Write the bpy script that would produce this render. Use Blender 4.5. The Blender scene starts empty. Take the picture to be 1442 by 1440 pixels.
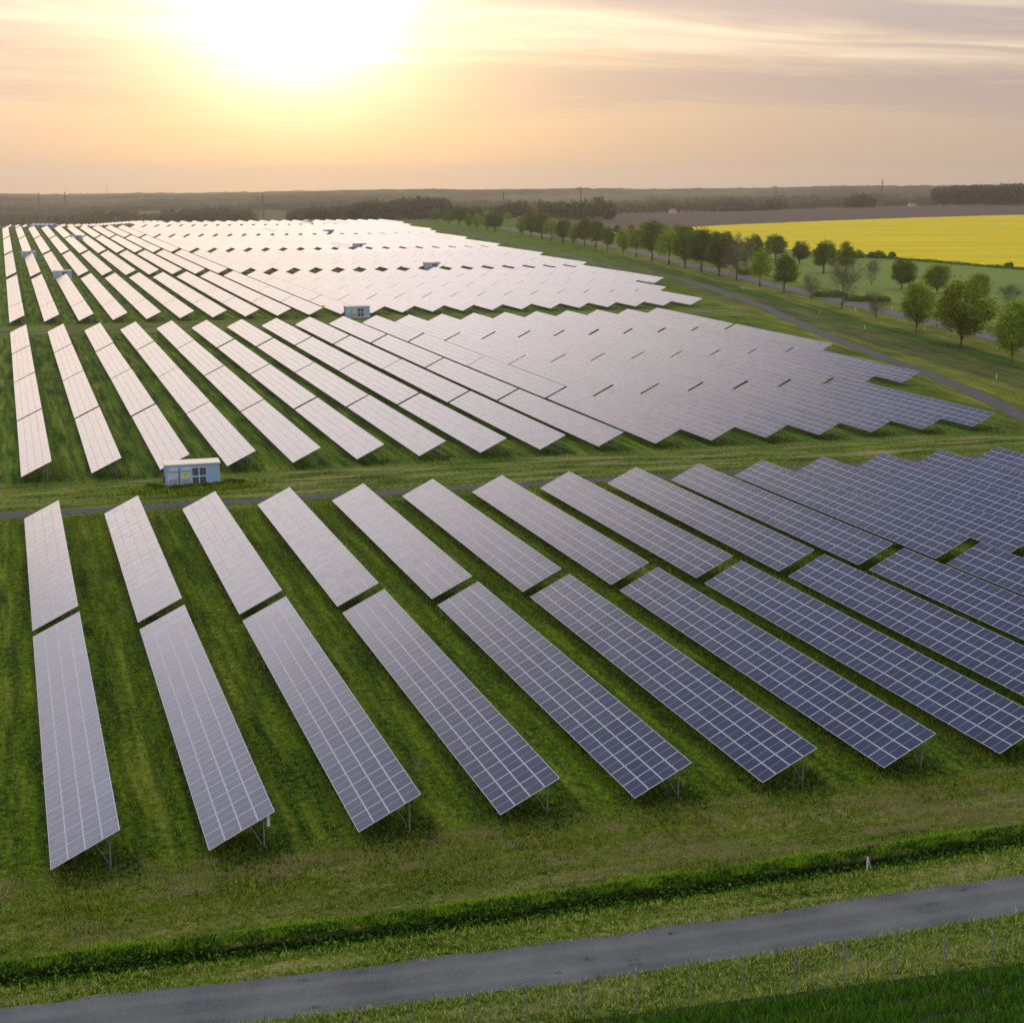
import bpy, math, random
import numpy as np
from mathutils import Vector, Matrix, Euler

random.seed(7)
rng = np.random.default_rng(11)
R = math.radians
C = bpy.context.scene.collection
scene = bpy.context.scene

# ------------------------------------------------------------------ camera
CAM_H, F_PX = 36.14, 2063.8
YAW, PITCH = 18.863, 12.985
cam_d = bpy.data.cameras.new('camera')
cam_d.sensor_width = 36.0
cam_d.lens = 36.0 * F_PX / 1442.0
cam_d.clip_start, cam_d.clip_end = 0.5, 40000
cam = bpy.data.objects.new('camera', cam_d)
C.objects.link(cam)
cam.location = (0, 0, CAM_H)
cam.rotation_euler = (R(90 - PITCH), 0, R(-YAW))
scene.camera = cam

# ------------------------------------------------------------------ sky and sun
SKYOFF = (6.6, 8.8, 0.0)
SUN_AZ, SUN_EL = 10.9, 6.2            # degrees right of +Y, above the field plane
sun_dir = Vector((math.sin(R(SUN_AZ)) * math.cos(R(SUN_EL)), math.cos(R(SUN_AZ)) * math.cos(R(SUN_EL)), math.sin(R(SUN_EL))))
sl = bpy.data.lights.new('sun', 'SUN')
sl.energy, sl.angle, sl.color = 0.5, R(44.0), (1.0, 0.79, 0.58)
so = bpy.data.objects.new('sun', sl)
C.objects.link(so)
so.rotation_euler = (-sun_dir).to_track_quat('-Z', 'Y').to_euler()

scene.view_settings.view_transform = 'Standard'
scene.view_settings.look = 'None'
scene.view_settings.exposure = 0.06
scene.view_settings.gamma = 1.0

world = bpy.data.worlds.new('World')
scene.world = world
world.use_nodes = True


class NT:
    """small helper to write node trees as expressions"""
    def __init__(s, tree):
        s.t = tree
        tree.nodes.clear()

    def n(s, kind, ins=None, out=0, **attrs):
        nd = s.t.nodes.new(kind)
        for k, v in attrs.items():
            setattr(nd, k, v)
        for k, v in (ins or {}).items():
            s.put(nd.inputs[k], v)
        s.last = nd
        return nd.outputs[out] if len(nd.outputs) else None

    def put(s, sock, v):
        if isinstance(v, bpy.types.NodeSocket):
            s.t.links.new(v, sock)
        else:
            if sock.type == 'RGBA' and isinstance(v, (tuple, list)) and len(v) == 3:
                v = (*v, 1.0)
            sock.default_value = v

    def m(s, op, a, b=0.0, c=0.0, clamp=False):
        return s.n('ShaderNodeMath', {0: a, 1: b, 2: c}, operation=op, use_clamp=clamp)

    def v(s, op, a, b=(0, 0, 0), out=0):
        return s.n('ShaderNodeVectorMath', {0: a, 1: b}, out, operation=op)

    def mix(s, f, a, b, blend='MIX'):
        nd = s.t.nodes.new('ShaderNodeMix')
        nd.data_type, nd.blend_type, nd.clamp_factor = 'RGBA', blend, True
        s.put(nd.inputs[0], f)
        s.put(nd.inputs[6], a)
        s.put(nd.inputs[7], b)
        return nd.outputs[2]

    def ss(s, x, lo, hi, a=0.0, b=1.0):
        return s.n('ShaderNodeMapRange', {0: x, 1: lo, 2: hi, 3: a, 4: b}, interpolation_type='SMOOTHSTEP')

    def noise(s, vec, scale, detail=3, rough=0.55, out=0, dist=0.0):
        return s.n('ShaderNodeTexNoise', {'Vector': vec, 'Scale': scale, 'Detail': detail, 'Roughness': rough, 'Distortion': dist}, out)

    def ramp(s, x, stops):
        nd = s.t.nodes.new('ShaderNodeValToRGB')
        el = nd.color_ramp.elements
        while len(el) < len(stops):
            el.new(0.5)
        for e, (p, c) in zip(el, stops):
            e.position, e.color = p, (*c, 1.0)
        s.put(nd.inputs[0], x)
        return nd.outputs[0]

    def sep(s, vec):
        nd = s.t.nodes.new('ShaderNodeSeparateXYZ')
        s.put(nd.inputs[0], vec)
        return nd.outputs

    def comb(s, x, y, z):
        return s.n('ShaderNodeCombineXYZ', {0: x, 1: y, 2: z})


w = NT(world.node_tree)
tc = w.n('ShaderNodeTexCoord', out=0)
dirv = w.v('NORMALIZE', tc)
dx, dy, dz = w.sep(dirv)
sky = w.n('ShaderNodeTexSky', sky_type='NISHITA', sun_disc=False, sun_elevation=R(SUN_EL), sun_rotation=R(SUN_AZ),
          altitude=100.0, air_density=1.0, dust_density=3.0, ozone_density=1.5)
cosg = w.v('DOT_PRODUCT', dirv, tuple(sun_dir), out=1)
ang = w.m('MULTIPLY', w.m('ARCCOSINE', w.m('MINIMUM', cosg, 0.999999)), 180 / math.pi)     # degrees from the sun
zpos = w.m('MAXIMUM', dz, 0.0)
elev = w.m('MULTIPLY', w.m('ARCSINE', zpos), 180 / math.pi)
# veil of thin high cloud: warm grey near the horizon, blue overhead
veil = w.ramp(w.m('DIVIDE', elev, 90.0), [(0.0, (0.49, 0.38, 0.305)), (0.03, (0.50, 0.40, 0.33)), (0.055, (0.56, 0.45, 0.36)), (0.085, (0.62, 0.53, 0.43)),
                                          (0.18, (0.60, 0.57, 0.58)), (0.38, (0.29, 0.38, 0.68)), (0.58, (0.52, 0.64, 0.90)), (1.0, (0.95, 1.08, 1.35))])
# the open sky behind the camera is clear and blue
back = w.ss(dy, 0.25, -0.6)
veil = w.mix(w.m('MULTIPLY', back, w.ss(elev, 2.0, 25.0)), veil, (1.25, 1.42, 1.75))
# cloud streaks on a layer above: planar projection stretches them near the horizon
inv = w.m('DIVIDE', 1.0, w.m('ADD', zpos, 0.05))
cx_, cy_ = w.m('MULTIPLY', dx, inv), w.m('MULTIPLY', dy, inv)
cvec = w.comb(w.m('MULTIPLY', cx_, 0.42), w.m('MULTIPLY', cy_, 1.0), 0.0)
c1 = w.noise(w.v('ADD', cvec, SKYOFF), 0.42, 5, 0.50, dist=0.6)
c2 = w.noise(w.v('ADD', cvec, (7.3, 2.1, 0.0)), 1.6, 5, 0.6, dist=1.0)
cl = w.m('ADD', w.m('MULTIPLY', c1, 0.72), w.m('MULTIPLY', c2, 0.28))
up = w.ss(elev, 1.0, 3.2)
away = w.ss(ang, 3.0, 12.0)
dark = w.m('MULTIPLY', w.m('MULTIPLY', w.ss(cl, 0.46, 0.58), up), away)
lite = w.m('MULTIPLY', w.ss(cl, 0.50, 0.38), w.ss(elev, 2.2, 4.5))
# glow of the veiled sun
d_el = w.m('SUBTRACT', elev, SUN_EL)
low = w.m('MAXIMUM', w.m('MULTIPLY', d_el, -1.0), 0.0)
ang2 = w.m('SQRT', w.m('ADD', w.m('POWER', ang, 2.0), w.m('MULTIPLY', w.m('POWER', low, 2.0), 0.6)))
wob = w.m('ADD', 0.82, w.m('MULTIPLY', c2, 0.36))
g_wide = w.m('EXPONENT', w.m('MULTIPLY', ang, -1 / 8.0))
g_core = w.m('EXPONENT', w.m('MULTIPLY', w.m('POWER', w.m('DIVIDE', w.m('MULTIPLY', ang2, wob), 3.5), 2.0), -1.0))
col = w.mix(w.m('MULTIPLY', dark, 0.95), veil, (0.405, 0.335, 0.315))
col = w.mix(w.m('MULTIPLY', lite, 0.75), col, (0.92, 0.76, 0.58))


def scaled(c, f):
    return w.v('MULTIPLY', c, w.comb(f, f, f))


def addc(a, b):
    return w.v('ADD', a, b)


warm = w.mix(w.ss(elev, 0.5, 8.0), (1.0, 0.51, 0.05), (1.0, 0.64, 0.30))
soft = w.m('SUBTRACT', 1.0, w.m('MULTIPLY', dark, 0.35))
col = addc(col, scaled(warm, w.m('MULTIPLY', w.m('MULTIPLY', g_wide, 0.80), soft)))
col = addc(col, scaled((1.0, 0.93, 0.82), w.m('MULTIPLY', g_core, 1.3)))
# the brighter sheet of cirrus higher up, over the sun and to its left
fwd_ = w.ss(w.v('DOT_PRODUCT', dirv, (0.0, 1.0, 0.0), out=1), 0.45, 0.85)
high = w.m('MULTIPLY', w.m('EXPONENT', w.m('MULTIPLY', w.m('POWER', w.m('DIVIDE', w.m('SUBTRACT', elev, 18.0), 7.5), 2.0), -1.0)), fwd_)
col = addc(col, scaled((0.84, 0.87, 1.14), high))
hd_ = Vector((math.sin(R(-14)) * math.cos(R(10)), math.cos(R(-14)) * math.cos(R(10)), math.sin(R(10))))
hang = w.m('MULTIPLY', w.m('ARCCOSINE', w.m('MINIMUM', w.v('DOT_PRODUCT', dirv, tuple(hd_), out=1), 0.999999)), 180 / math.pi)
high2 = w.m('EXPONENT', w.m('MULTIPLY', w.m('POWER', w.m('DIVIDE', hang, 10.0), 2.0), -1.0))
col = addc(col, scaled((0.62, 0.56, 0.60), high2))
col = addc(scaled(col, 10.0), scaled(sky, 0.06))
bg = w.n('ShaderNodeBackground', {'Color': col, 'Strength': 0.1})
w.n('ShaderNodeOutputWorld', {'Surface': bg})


# ------------------------------------------------------------------ view geometry used for laying out the place
_f = np.array([math.sin(R(YAW)) * math.cos(R(PITCH)), math.cos(R(YAW)) * math.cos(R(PITCH)), -math.sin(R(PITCH))])
_r = np.array([math.cos(R(YAW)), -math.sin(R(YAW)), 0.0])
_u = np.cross(_r, _f)


def ray(u, v):
    return _f * F_PX + _r * (u - 721) - _u * (v - 720)


def at(u, v, z=0.0):
    """ground point seen at a photo position"""
    d = ray(u, v)
    t = (z - CAM_H) / d[2]
    return float(d[0] * t), float(d[1] * t)


def at_dist(u, v, dist):
    """point at a given depth"""
    d = ray(u, v) / F_PX * dist
    return float(d[0]), float(d[1]), float(d[2] + CAM_H)


def px(P):
    d = np.asarray(P, float) - np.array([0, 0, CAM_H])
    z = d @ _f
    return 721 + F_PX * (d @ _r) / z, 720 - F_PX * (d @ _u) / z, z


def sstep(x, a, b):
    t = np.clip((np.asarray(x, float) - a) / (b - a), 0, 1)
    return t * t * (3 - 2 * t)


# ------------------------------------------------------------------ materials
def mat(name):
    m = bpy.data.materials.new(name)
    m.use_nodes = True
    return m, NT(m.node_tree)


def finish(t, bsdf):
    t.n('ShaderNodeOutputMaterial', {'Surface': bsdf})


def simple(name, col, rough=0.6, metal=0.0, var=0.0, spec=0.5):
    m, t = mat(name)
    c = col
    if var:
        pos = t.n('ShaderNodeNewGeometry', out=0)
        nz = t.noise(pos, 3.0, 4)
        c = t.mix(nz, tuple(x * (1 - var) for x in col), tuple(min(1, x * (1 + var)) for x in col))
    finish(t, t.n('ShaderNodeBsdfPrincipled', {'Base Color': c, 'Roughness': rough, 'Metallic': metal, 'Specular IOR Level': spec}))
    return m


def leafy(name, cols, trans=0.35, rough=0.6):
    """leaves or blades: every island its own tone"""
    m, t = mat(name)
    rnd = t.n('ShaderNodeNewGeometry', out=8)
    stops = [(i / max(1, len(cols) - 1), c) for i, c in enumerate(cols)]
    c = t.ramp(rnd, stops)
    oi = t.n('ShaderNodeObjectInfo', out=5)
    c = t.n('ShaderNodeHueSaturation', {'Hue': t.ss(oi, 0, 1, 0.488, 0.508), 'Saturation': 1.0, 'Value': t.ss(oi, 0, 1, 0.8, 1.2), 'Fac': 1.0, 'Color': c})
    p = t.n('ShaderNodeBsdfPrincipled', {'Base Color': c, 'Roughness': rough, 'Specular IOR Level': 0.12})
    tr = t.n('ShaderNodeBsdfTranslucent', {'Color': c})
    finish(t, t.n('ShaderNodeMixShader', {0: trans, 1: p, 2: tr}))
    return m


def grass_ground():
    m, t = mat('meadow_grass')
    pos = t.n('ShaderNodeNewGeometry', out=0)
    x, y, z = t.sep(pos)
    yp = t.m('MULTIPLY_ADD', x, 0.0855, y)                        # distance across the front track
    yl = t.m('MULTIPLY_ADD', x, 0.048, y)
    streak = t.comb(t.m('MULTIPLY', x, 1.0), t.m('MULTIPLY', y, 0.07), 0.0)
    streak2 = t.comb(t.m('MULTIPLY', x, 0.16), t.m('MULTIPLY', yl, 1.0), 0.0)
    big = t.noise(pos, 0.09, 4, 0.6)
    st = t.noise(streak, 0.9, 4, 0.6)
    st2 = t.noise(streak2, 0.5, 5, 0.65)
    fine = t.noise(pos, 2.2, 5, 0.7)
    vf = t.noise(pos, 11.0, 3, 0.7)
    front = t.ss(yp, 76.5, 72.5)
    lane = t.m('MULTIPLY', t.ss(yl, 158.5, 163.0), t.ss(yl, 182.0, 178.5))
    lane2 = t.m('MULTIPLY', t.ss(yl, 351.0, 356.0), t.ss(yl, 381.0, 376.0))
    edge = t.ss(t.m('MULTIPLY_ADD', y, -0.272, x), 84.0, 96.0)    # east of the tables, along the track
    hw = t.m('SUBTRACT', x, t.m('MULTIPLY_ADD', y, 0.196, 147.8))    # metres east of the highway line
    open_ = t.m('MAXIMUM', t.m('MAXIMUM', front, lane), lane2)
    along = t.comb(hw, t.m('MULTIPLY', y, 0.08), 0.0)
    st3 = t.noise(along, 0.45, 5, 0.65)
    s = t.n('ShaderNodeMix', {0: open_, 2: st, 3: st2}, data_type='FLOAT')
    s = t.n('ShaderNodeMix', {0: edge, 2: s, 3: st3}, data_type='FLOAT')
    clump = t.n('ShaderNodeTexVoronoi', {'Vector': t.v('ADD', pos, t.v('MULTIPLY', t.noise(pos, 1.5, 3, 0.6, out=1), (0.6, 0.6, 0.0))), 'Scale': 2.6}, out=0)
    k = t.m('ADD', t.m('ADD', t.m('MULTIPLY', s, 0.33), t.m('MULTIPLY', big, 0.15)), t.m('ADD', t.m('MULTIPLY', fine, 0.30), t.m('MULTIPLY', vf, 0.22)))
    k = t.m('ADD', k, t.m('MULTIPLY', t.m('SUBTRACT', 0.35, clump), 0.10))
    green = t.ramp(k, [(0.41, (0.012, 0.034, 0.003)), (0.47, (0.052, 0.112, 0.006)), (0.53, (0.125, 0.205, 0.008)), (0.60, (0.26, 0.31, 0.022))])
    fr = t.m('ABSOLUTE', t.m('SUBTRACT', t.m('FRACT', t.m('DIVIDE', t.m('ADD', x, t.m('MULTIPLY', t.m('SUBTRACT', big, 0.5), 0.8)), 8.0957)), 0.70))
    mown = t.m('MULTIPLY', t.ss(fr, 0.17, 0.06), t.ss(st, 0.38, 0.6))
    green = t.mix(t.m('MULTIPLY', mown, 0.6), green, t.ramp(k, [(0.40, (0.035, 0.060, 0.006)), (0.5, (0.14, 0.18, 0.014)), (0.60, (0.30, 0.31, 0.055))]))
    trk = t.m('MULTIPLY', t.ss(t.m('ABSOLUTE', t.m('SUBTRACT', fr, 0.115)), 0.035, 0.012), t.ss(big, 0.35, 0.55))
    green = t.mix(t.m('MULTIPLY', trk, 0.45), green, (0.040, 0.055, 0.010))
    low_edge = t.ss(t.m('ABSOLUTE', t.m('SUBTRACT', t.m('FRACT', t.m('DIVIDE', x, 8.0957)), 0.985)), 0.05, 0.01)  # darker brown strip just outside the low edge of each table row
    green = t.mix(t.m('MULTIPLY', t.m('MULTIPLY', low_edge, t.ss(fine, 0.4, 0.6)), 0.6), green, (0.055, 0.050, 0.020))
    meadow = t.ramp(k, [(0.41, (0.022, 0.050, 0.004)), (0.465, (0.085, 0.135, 0.012)), (0.525, (0.180, 0.220, 0.030)), (0.60, (0.36, 0.34, 0.10))])
    c = t.mix(open_, green, meadow)
    dry = t.ss(t.m('ADD', t.m('MULTIPLY', st2, 0.6), t.m('MULTIPLY', fine, 0.4)), 0.50, 0.62)
    c = t.mix(t.m('MULTIPLY', t.m('MULTIPLY', dry, open_), t.ss(x, 0.0, 38.0, 0.45, 0.85)), c, (0.29, 0.235, 0.13))
    # verge of the highway: yellow green, then tall olive grass, then a lush strip at the trees
    hwn = t.m('ADD', hw, t.m('MULTIPLY', t.m('SUBTRACT', st3, 0.5), 9.0))
    verge = t.ramp(k, [(0.41, (0.045, 0.065, 0.008)), (0.51, (0.17, 0.195, 0.022)), (0.60, (0.32, 0.31, 0.06))])
    olive = t.ramp(k, [(0.41, (0.032, 0.044, 0.010)), (0.51, (0.105, 0.125, 0.030)), (0.60, (0.22, 0.215, 0.08))])
    lush = t.ramp(k, [(0.41, (0.016, 0.042, 0.004)), (0.51, (0.060, 0.120, 0.009)), (0.60, (0.13, 0.20, 0.018))])
    v2 = t.mix(t.ss(hwn, -27.0, -23.0), verge, olive)
    v2 = t.mix(t.m('MULTIPLY', t.ss(hwn, -14.5, -12.5), t.ss(hwn, -6.0, -8.0)), v2, lush)
    v2 = t.mix(t.ss(hwn, -7.0, -5.0), v2, verge)
    c = t.mix(edge, c, v2)
    c = t.mix(t.ss(z, -0.12, -0.4), c, (0.016, 0.020, 0.008))  # ditch floor: dark soil, with the ditch's shade put into its colour
    bare = t.ss(t.noise(t.comb(x, t.m('MULTIPLY', y, 0.35), 0.0), 0.33, 5, 0.62), 0.63, 0.73)
    c = t.mix(t.m('MULTIPLY', t.m('MULTIPLY', bare, t.ss(z, -0.3, -0.05)), 0.7), c, (0.20, 0.15, 0.085))
    far = t.ss(y, 1100.0, 1500.0)
    c = t.mix(far, c, t.mix(t.noise(pos, 0.004, 5), (0.06, 0.06, 0.025), (0.14, 0.11, 0.065)))
    bh = t.m('ADD', t.m('MULTIPLY', fine, 0.6), t.m('MULTIPLY', vf, 0.4))
    bmp = t.n('ShaderNodeBump', {'Strength': 1.0, 'Distance': 0.35, 'Height': bh})
    finish(t, t.n('ShaderNodeBsdfPrincipled', {'Base Color': c, 'Roughness': 1.0, 'Specular IOR Level': 0.05, 'Normal': bmp}))
    return m


def gravel(name, a, b, wear=True):
    m, t = mat(name)
    pos = t.n('ShaderNodeNewGeometry', out=0)
    big = t.noise(pos, 0.25, 4, 0.6)
    fine = t.noise(pos, 9.0, 4, 0.75)
    k = t.m('ADD', t.m('MULTIPLY', big, 0.5), t.m('MULTIPLY', fine, 0.5))
    c = t.ramp(k, [(0.34, a), (0.66, b)])
    if wear:
        uv = t.n('ShaderNodeTexCoord', out=2)
        ux, uy, _ = t.sep(uv)
        tr = t.m('ABSOLUTE', t.m('SUBTRACT', t.m('ABSOLUTE', t.m('SUBTRACT', uy, 0.5)), 0.22))
        c = t.mix(t.m('MULTIPLY', t.ss(tr, 0.13, 0.02), 0.22), c, tuple(x * 1.25 for x in b))
        gs = t.ss(t.m('ADD', t.noise(pos, 0.8, 4, 0.7), t.m('MULTIPLY', t.m('ABSOLUTE', t.m('SUBTRACT', uy, 0.5)), 0.35)), 0.70, 0.80)
        c = t.mix(t.m('MULTIPLY', gs, 0.25), c, (0.06, 0.08, 0.02))
    bmp = t.n('ShaderNodeBump', {'Strength': 0.6, 'Distance': 0.05, 'Height': fine})
    finish(t, t.n('ShaderNodeBsdfPrincipled', {'Base Color': c, 'Roughness': 0.9, 'Specular IOR Level': 0.2, 'Normal': bmp}))
    return m


def field_mat(name, a, b, scale, stretch, bump=0.3):
    m, t = mat(name)
    pos = t.n('ShaderNodeNewGeometry', out=0)
    x, y, z = t.sep(pos)
    ca, sa = math.cos(R(stretch)), math.sin(R(stretch))
    al = t.m('ADD', t.m('MULTIPLY', x, ca), t.m('MULTIPLY', y, sa))
    ac = t.m('SUBTRACT', t.m('MULTIPLY', y, ca), t.m('MULTIPLY', x, sa))
    v = t.comb(t.m('MULTIPLY', al, 0.06), ac, 0.0)
    n1 = t.noise(v, scale, 5, 0.65)
    n2 = t.noise(pos, scale * 4, 4, 0.7)
    k = t.m('ADD', t.m('MULTIPLY', n1, 0.6), t.m('MULTIPLY', n2, 0.4))
    c = t.ramp(k, [(0.35, a), (0.65, b)])
    bmp = t.n('ShaderNodeBump', {'Strength': 0.8, 'Distance': bump, 'Height': n2})
    finish(t, t.n('ShaderNodeBsdfPrincipled', {'Base Color': c, 'Roughness': 0.95, 'Specular IOR Level': 0.15, 'Normal': bmp}))
    return m


def rape_mat():
    m, t = mat('rapeseed_bloom')
    pos = t.n('ShaderNodeNewGeometry', out=0)
    x, y, z = t.sep(pos)
    ca, sa = math.cos(R(158)), math.sin(R(158))
    ac = t.m('SUBTRACT', t.m('MULTIPLY', x, sa), t.m('MULTIPLY', y, ca))
    al = t.m('ADD', t.m('MULTIPLY', x, ca), t.m('MULTIPLY', y, sa))
    n1 = t.noise(t.comb(t.m('MULTIPLY', al, 0.08), ac, 0.0), 0.10, 5, 0.65)
    n2 = t.noise(pos, 1.1, 4, 0.75)
    k = t.m('ADD', t.m('MULTIPLY', n1, 0.55), t.m('MULTIPLY', n2, 0.45))
    c = t.ramp(k, [(0.36, (0.30, 0.26, 0.001)), (0.46, (0.58, 0.445, 0.0005)), (0.60, (0.72, 0.57, 0.001))])
    fr = t.m('ABSOLUTE', t.m('SUBTRACT', t.m('FRACT', t.m('DIVIDE', t.m('ADD', ac, t.m('MULTIPLY', n1, 3.0)), 27.0)), 0.5))
    c = t.mix(t.m('MULTIPLY', t.ss(fr, 0.055, 0.02), 0.6), c, (0.30, 0.30, 0.01))
    bmp = t.n('ShaderNodeBump', {'Strength': 0.6, 'Distance': 0.4, 'Height': n2})
    finish(t, t.n('ShaderNodeBsdfPrincipled', {'Base Color': c, 'Roughness': 0.95, 'Specular IOR Level': 0.1, 'Normal': bmp}))
    return m


CELL_A, CELL_B = (0.005, 0.012, 0.048), (0.012, 0.018, 0.054)


def glass_mat(name, per_object):
    """blue silicon cells behind glass; UV runs 0..1 over one module"""
    m, t = mat(name)
    uv = t.n('ShaderNodeTexCoord', out=2)
    ux, uy, _ = t.sep(uv)

    def lines(c, n, wd):
        fr = t.m('ABSOLUTE', t.m('SUBTRACT', t.m('FRACT', t.m('MULTIPLY', c, n)), 0.5))
        return t.m('GREATER_THAN', fr, 0.5 - wd)
    cells = t.m('MAXIMUM', lines(ux, 6.0, 0.02), lines(uy, 10.0, 0.03))
    mid = t.m('LESS_THAN', t.m('ABSOLUTE', t.m('SUBTRACT', uy, 0.5)), 0.010)
    if per_object:
        rnd = t.n('ShaderNodeObjectInfo', out=5)
    else:
        rnd = t.n('ShaderNodeNewGeometry', out=8)
    c = t.mix(rnd, CELL_A, CELL_B)
    c = t.mix(t.m('GREATER_THAN', rnd, 0.93), c, (0.012, 0.026, 0.075))
    c = t.mix(t.m('MULTIPLY', cells, 0.35), c, (0.12, 0.13, 0.16))
    c = t.mix(t.m('MULTIPLY', mid, 0.8), c, (0.30, 0.34, 0.40))
    pos = t.n('ShaderNodeNewGeometry', out=0)
    dust = t.noise(pos, 0.7, 4, 0.6)
    rough = t.ss(dust, 0.3, 0.7, 0.17, 0.22)
    finish(t, t.n('ShaderNodeBsdfPrincipled', {'Base Color': c, 'Roughness': rough, 'IOR': 1.50, 'Specular IOR Level': 0.5}))
    return m


M = {}
M['grass'] = grass_ground()
M['gravel'] = gravel('grey_gravel', (0.058, 0.064, 0.066), (0.150, 0.157, 0.155))
M['lane'] = gravel('lane_gravel', (0.045, 0.045, 0.046), (0.090, 0.088, 0.086))
M['asphalt'] = gravel('old_asphalt', (0.075, 0.075, 0.08), (0.13, 0.13, 0.135), wear=False)
M['rape'] = rape_mat()
M['soil'] = field_mat('ploughed_soil', (0.062, 0.042, 0.032), (0.115, 0.080, 0.058), 0.25, -5, 0.3)
M['young'] = field_mat('young_cereal', (0.10, 0.165, 0.018), (0.165, 0.225, 0.032), 0.4, -10, 0.2)
M['glass'] = glass_mat('solar_glass', True)
M['glass_far'] = glass_mat('solar_glass_array', False)
M['alu'] = simple('anodised_aluminium', (0.52, 0.56, 0.62), 0.45, 0.3)
M['back'] = simple('white_backsheet', (0.55, 0.56, 0.57), 0.7)
M['steel'] = simple('galvanised_steel', (0.17, 0.185, 0.185), 0.6, 0.2, 0.2)
M['white'] = simple('white_paint', (0.78, 0.78, 0.76), 0.5)
M['cabin'] = simple('pale_blue_cladding', (0.27, 0.40, 0.56), 0.5, 0.0, 0.05)
M['cabin_trim'] = simple('pale_blue_trim', (0.42, 0.54, 0.67), 0.45)
M['cabin_roof'] = simple('cream_roof_sheet', (0.74, 0.64, 0.54), 0.45, 0.0, 0.06)
M['louvre'] = simple('grey_louvre', (0.25, 0.31, 0.40), 0.5)
M['pane'] = simple('window_pane', (0.07, 0.09, 0.11), 0.06, 0.0, 0.0, 0.8)
M['rust'] = simple('brown_rust', (0.20, 0.09, 0.05), 0.8, 0.0, 0.3)
M['yellow'] = simple('warning_yellow', (0.75, 0.58, 0.02), 0.5)
M['black'] = simple('black_print', (0.02, 0.02, 0.02), 0.6)
M['bark'] = simple('tree_bark', (0.075, 0.058, 0.042), 0.9, 0.0, 0.35)
M['mast'] = simple('dull_lattice_steel', (0.16, 0.15, 0.14), 0.7, 0.2)
M['barn'] = simple('slate_blue_sheeting', (0.20, 0.25, 0.32), 0.6, 0.0, 0.1)
M['rooflight'] = simple('translucent_roof_sheet', (0.60, 0.60, 0.58), 0.5)
M['concrete'] = simple('pale_concrete', (0.50, 0.49, 0.46), 0.85, 0.0, 0.12)
M['blades'] = leafy('meadow_blades', [(0.020, 0.052, 0.003), (0.11, 0.19, 0.007), (0.24, 0.33, 0.010), (0.44, 0.47, 0.035)], 0.4)
M['straw'] = leafy('dry_blades', [(0.025, 0.07, 0.005), (0.13, 0.22, 0.012), (0.30, 0.37, 0.035), (0.56, 0.52, 0.18)], 0.4)
M['fringe'] = leafy('fringe_blades', [(0.06, 0.14, 0.008), (0.20, 0.32, 0.014), (0.36, 0.46, 0.03)], 0.45)
M['dry'] = leafy('dry_straw', [(0.20, 0.17, 0.07), (0.34, 0.28, 0.14), (0.48, 0.41, 0.24)], 0.2)
M['weeds'] = leafy('weed_leaves', [(0.012, 0.034, 0.004), (0.030, 0.072, 0.006), (0.060, 0.115, 0.010), (0.10, 0.16, 0.014)], 0.25)
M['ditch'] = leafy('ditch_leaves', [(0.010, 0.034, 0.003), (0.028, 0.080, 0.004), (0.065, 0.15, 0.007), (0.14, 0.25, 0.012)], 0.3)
M['crop_soil'] = simple('damp_crop_soil', (0.035, 0.032, 0.016), 0.95, 0.0, 0.3, 0.1)
M['crop'] = leafy('crop_leaves', [(0.014, 0.08, 0.005), (0.06, 0.22, 0.008), (0.14, 0.36, 0.016)], 0.25)
M['leaf_bright'] = leafy('spring_leaves', [(0.060, 0.115, 0.005), (0.15, 0.23, 0.008), (0.26, 0.34, 0.011), (0.39, 0.44, 0.02)], 0.5)
M['leaf_dark'] = leafy('mature_leaves', [(0.030, 0.058, 0.005), (0.078, 0.13, 0.008), (0.15, 0.21, 0.012), (0.23, 0.29, 0.018)], 0.45)
M['leaf_grey'] = leafy('budding_twigs', [(0.085, 0.080, 0.045), (0.13, 0.125, 0.07), (0.18, 0.17, 0.09), (0.13, 0.15, 0.05)], 0.25)
M['wood'] = leafy('woodland_leaves', [(0.045, 0.052, 0.018), (0.078, 0.085, 0.028), (0.12, 0.12, 0.042)], 0.2)
M['wood_lite'] = leafy('woodland_spring_leaves', [(0.085, 0.09, 0.04), (0.13, 0.135, 0.055), (0.17, 0.15, 0.085)], 0.2)


# ------------------------------------------------------------------ object helpers
def tag(o, label=None, cat=None, group=None, kind=None):
    if label:
        o['label'] = label
    if cat:
        o['category'] = cat
    if group:
        o['group'] = group
    if kind:
        o['kind'] = kind
    return o


def empty(name, loc, label, cat, group=None, rz=0.0):
    o = bpy.data.objects.new(name, None)
    C.objects.link(o)
    o.location = loc
    o.rotation_euler = (0, 0, rz)
    o.empty_display_size = 0.3
    return tag(o, label, cat, group)


def link(name, me, parent=None, loc=None, rot=None):
    o = bpy.data.objects.new(name, me)
    C.objects.link(o)
    if parent:
        o.parent = parent
    if loc is not None:
        o.location = loc
    if rot is not None:
        o.rotation_euler = rot
    return o


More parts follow.
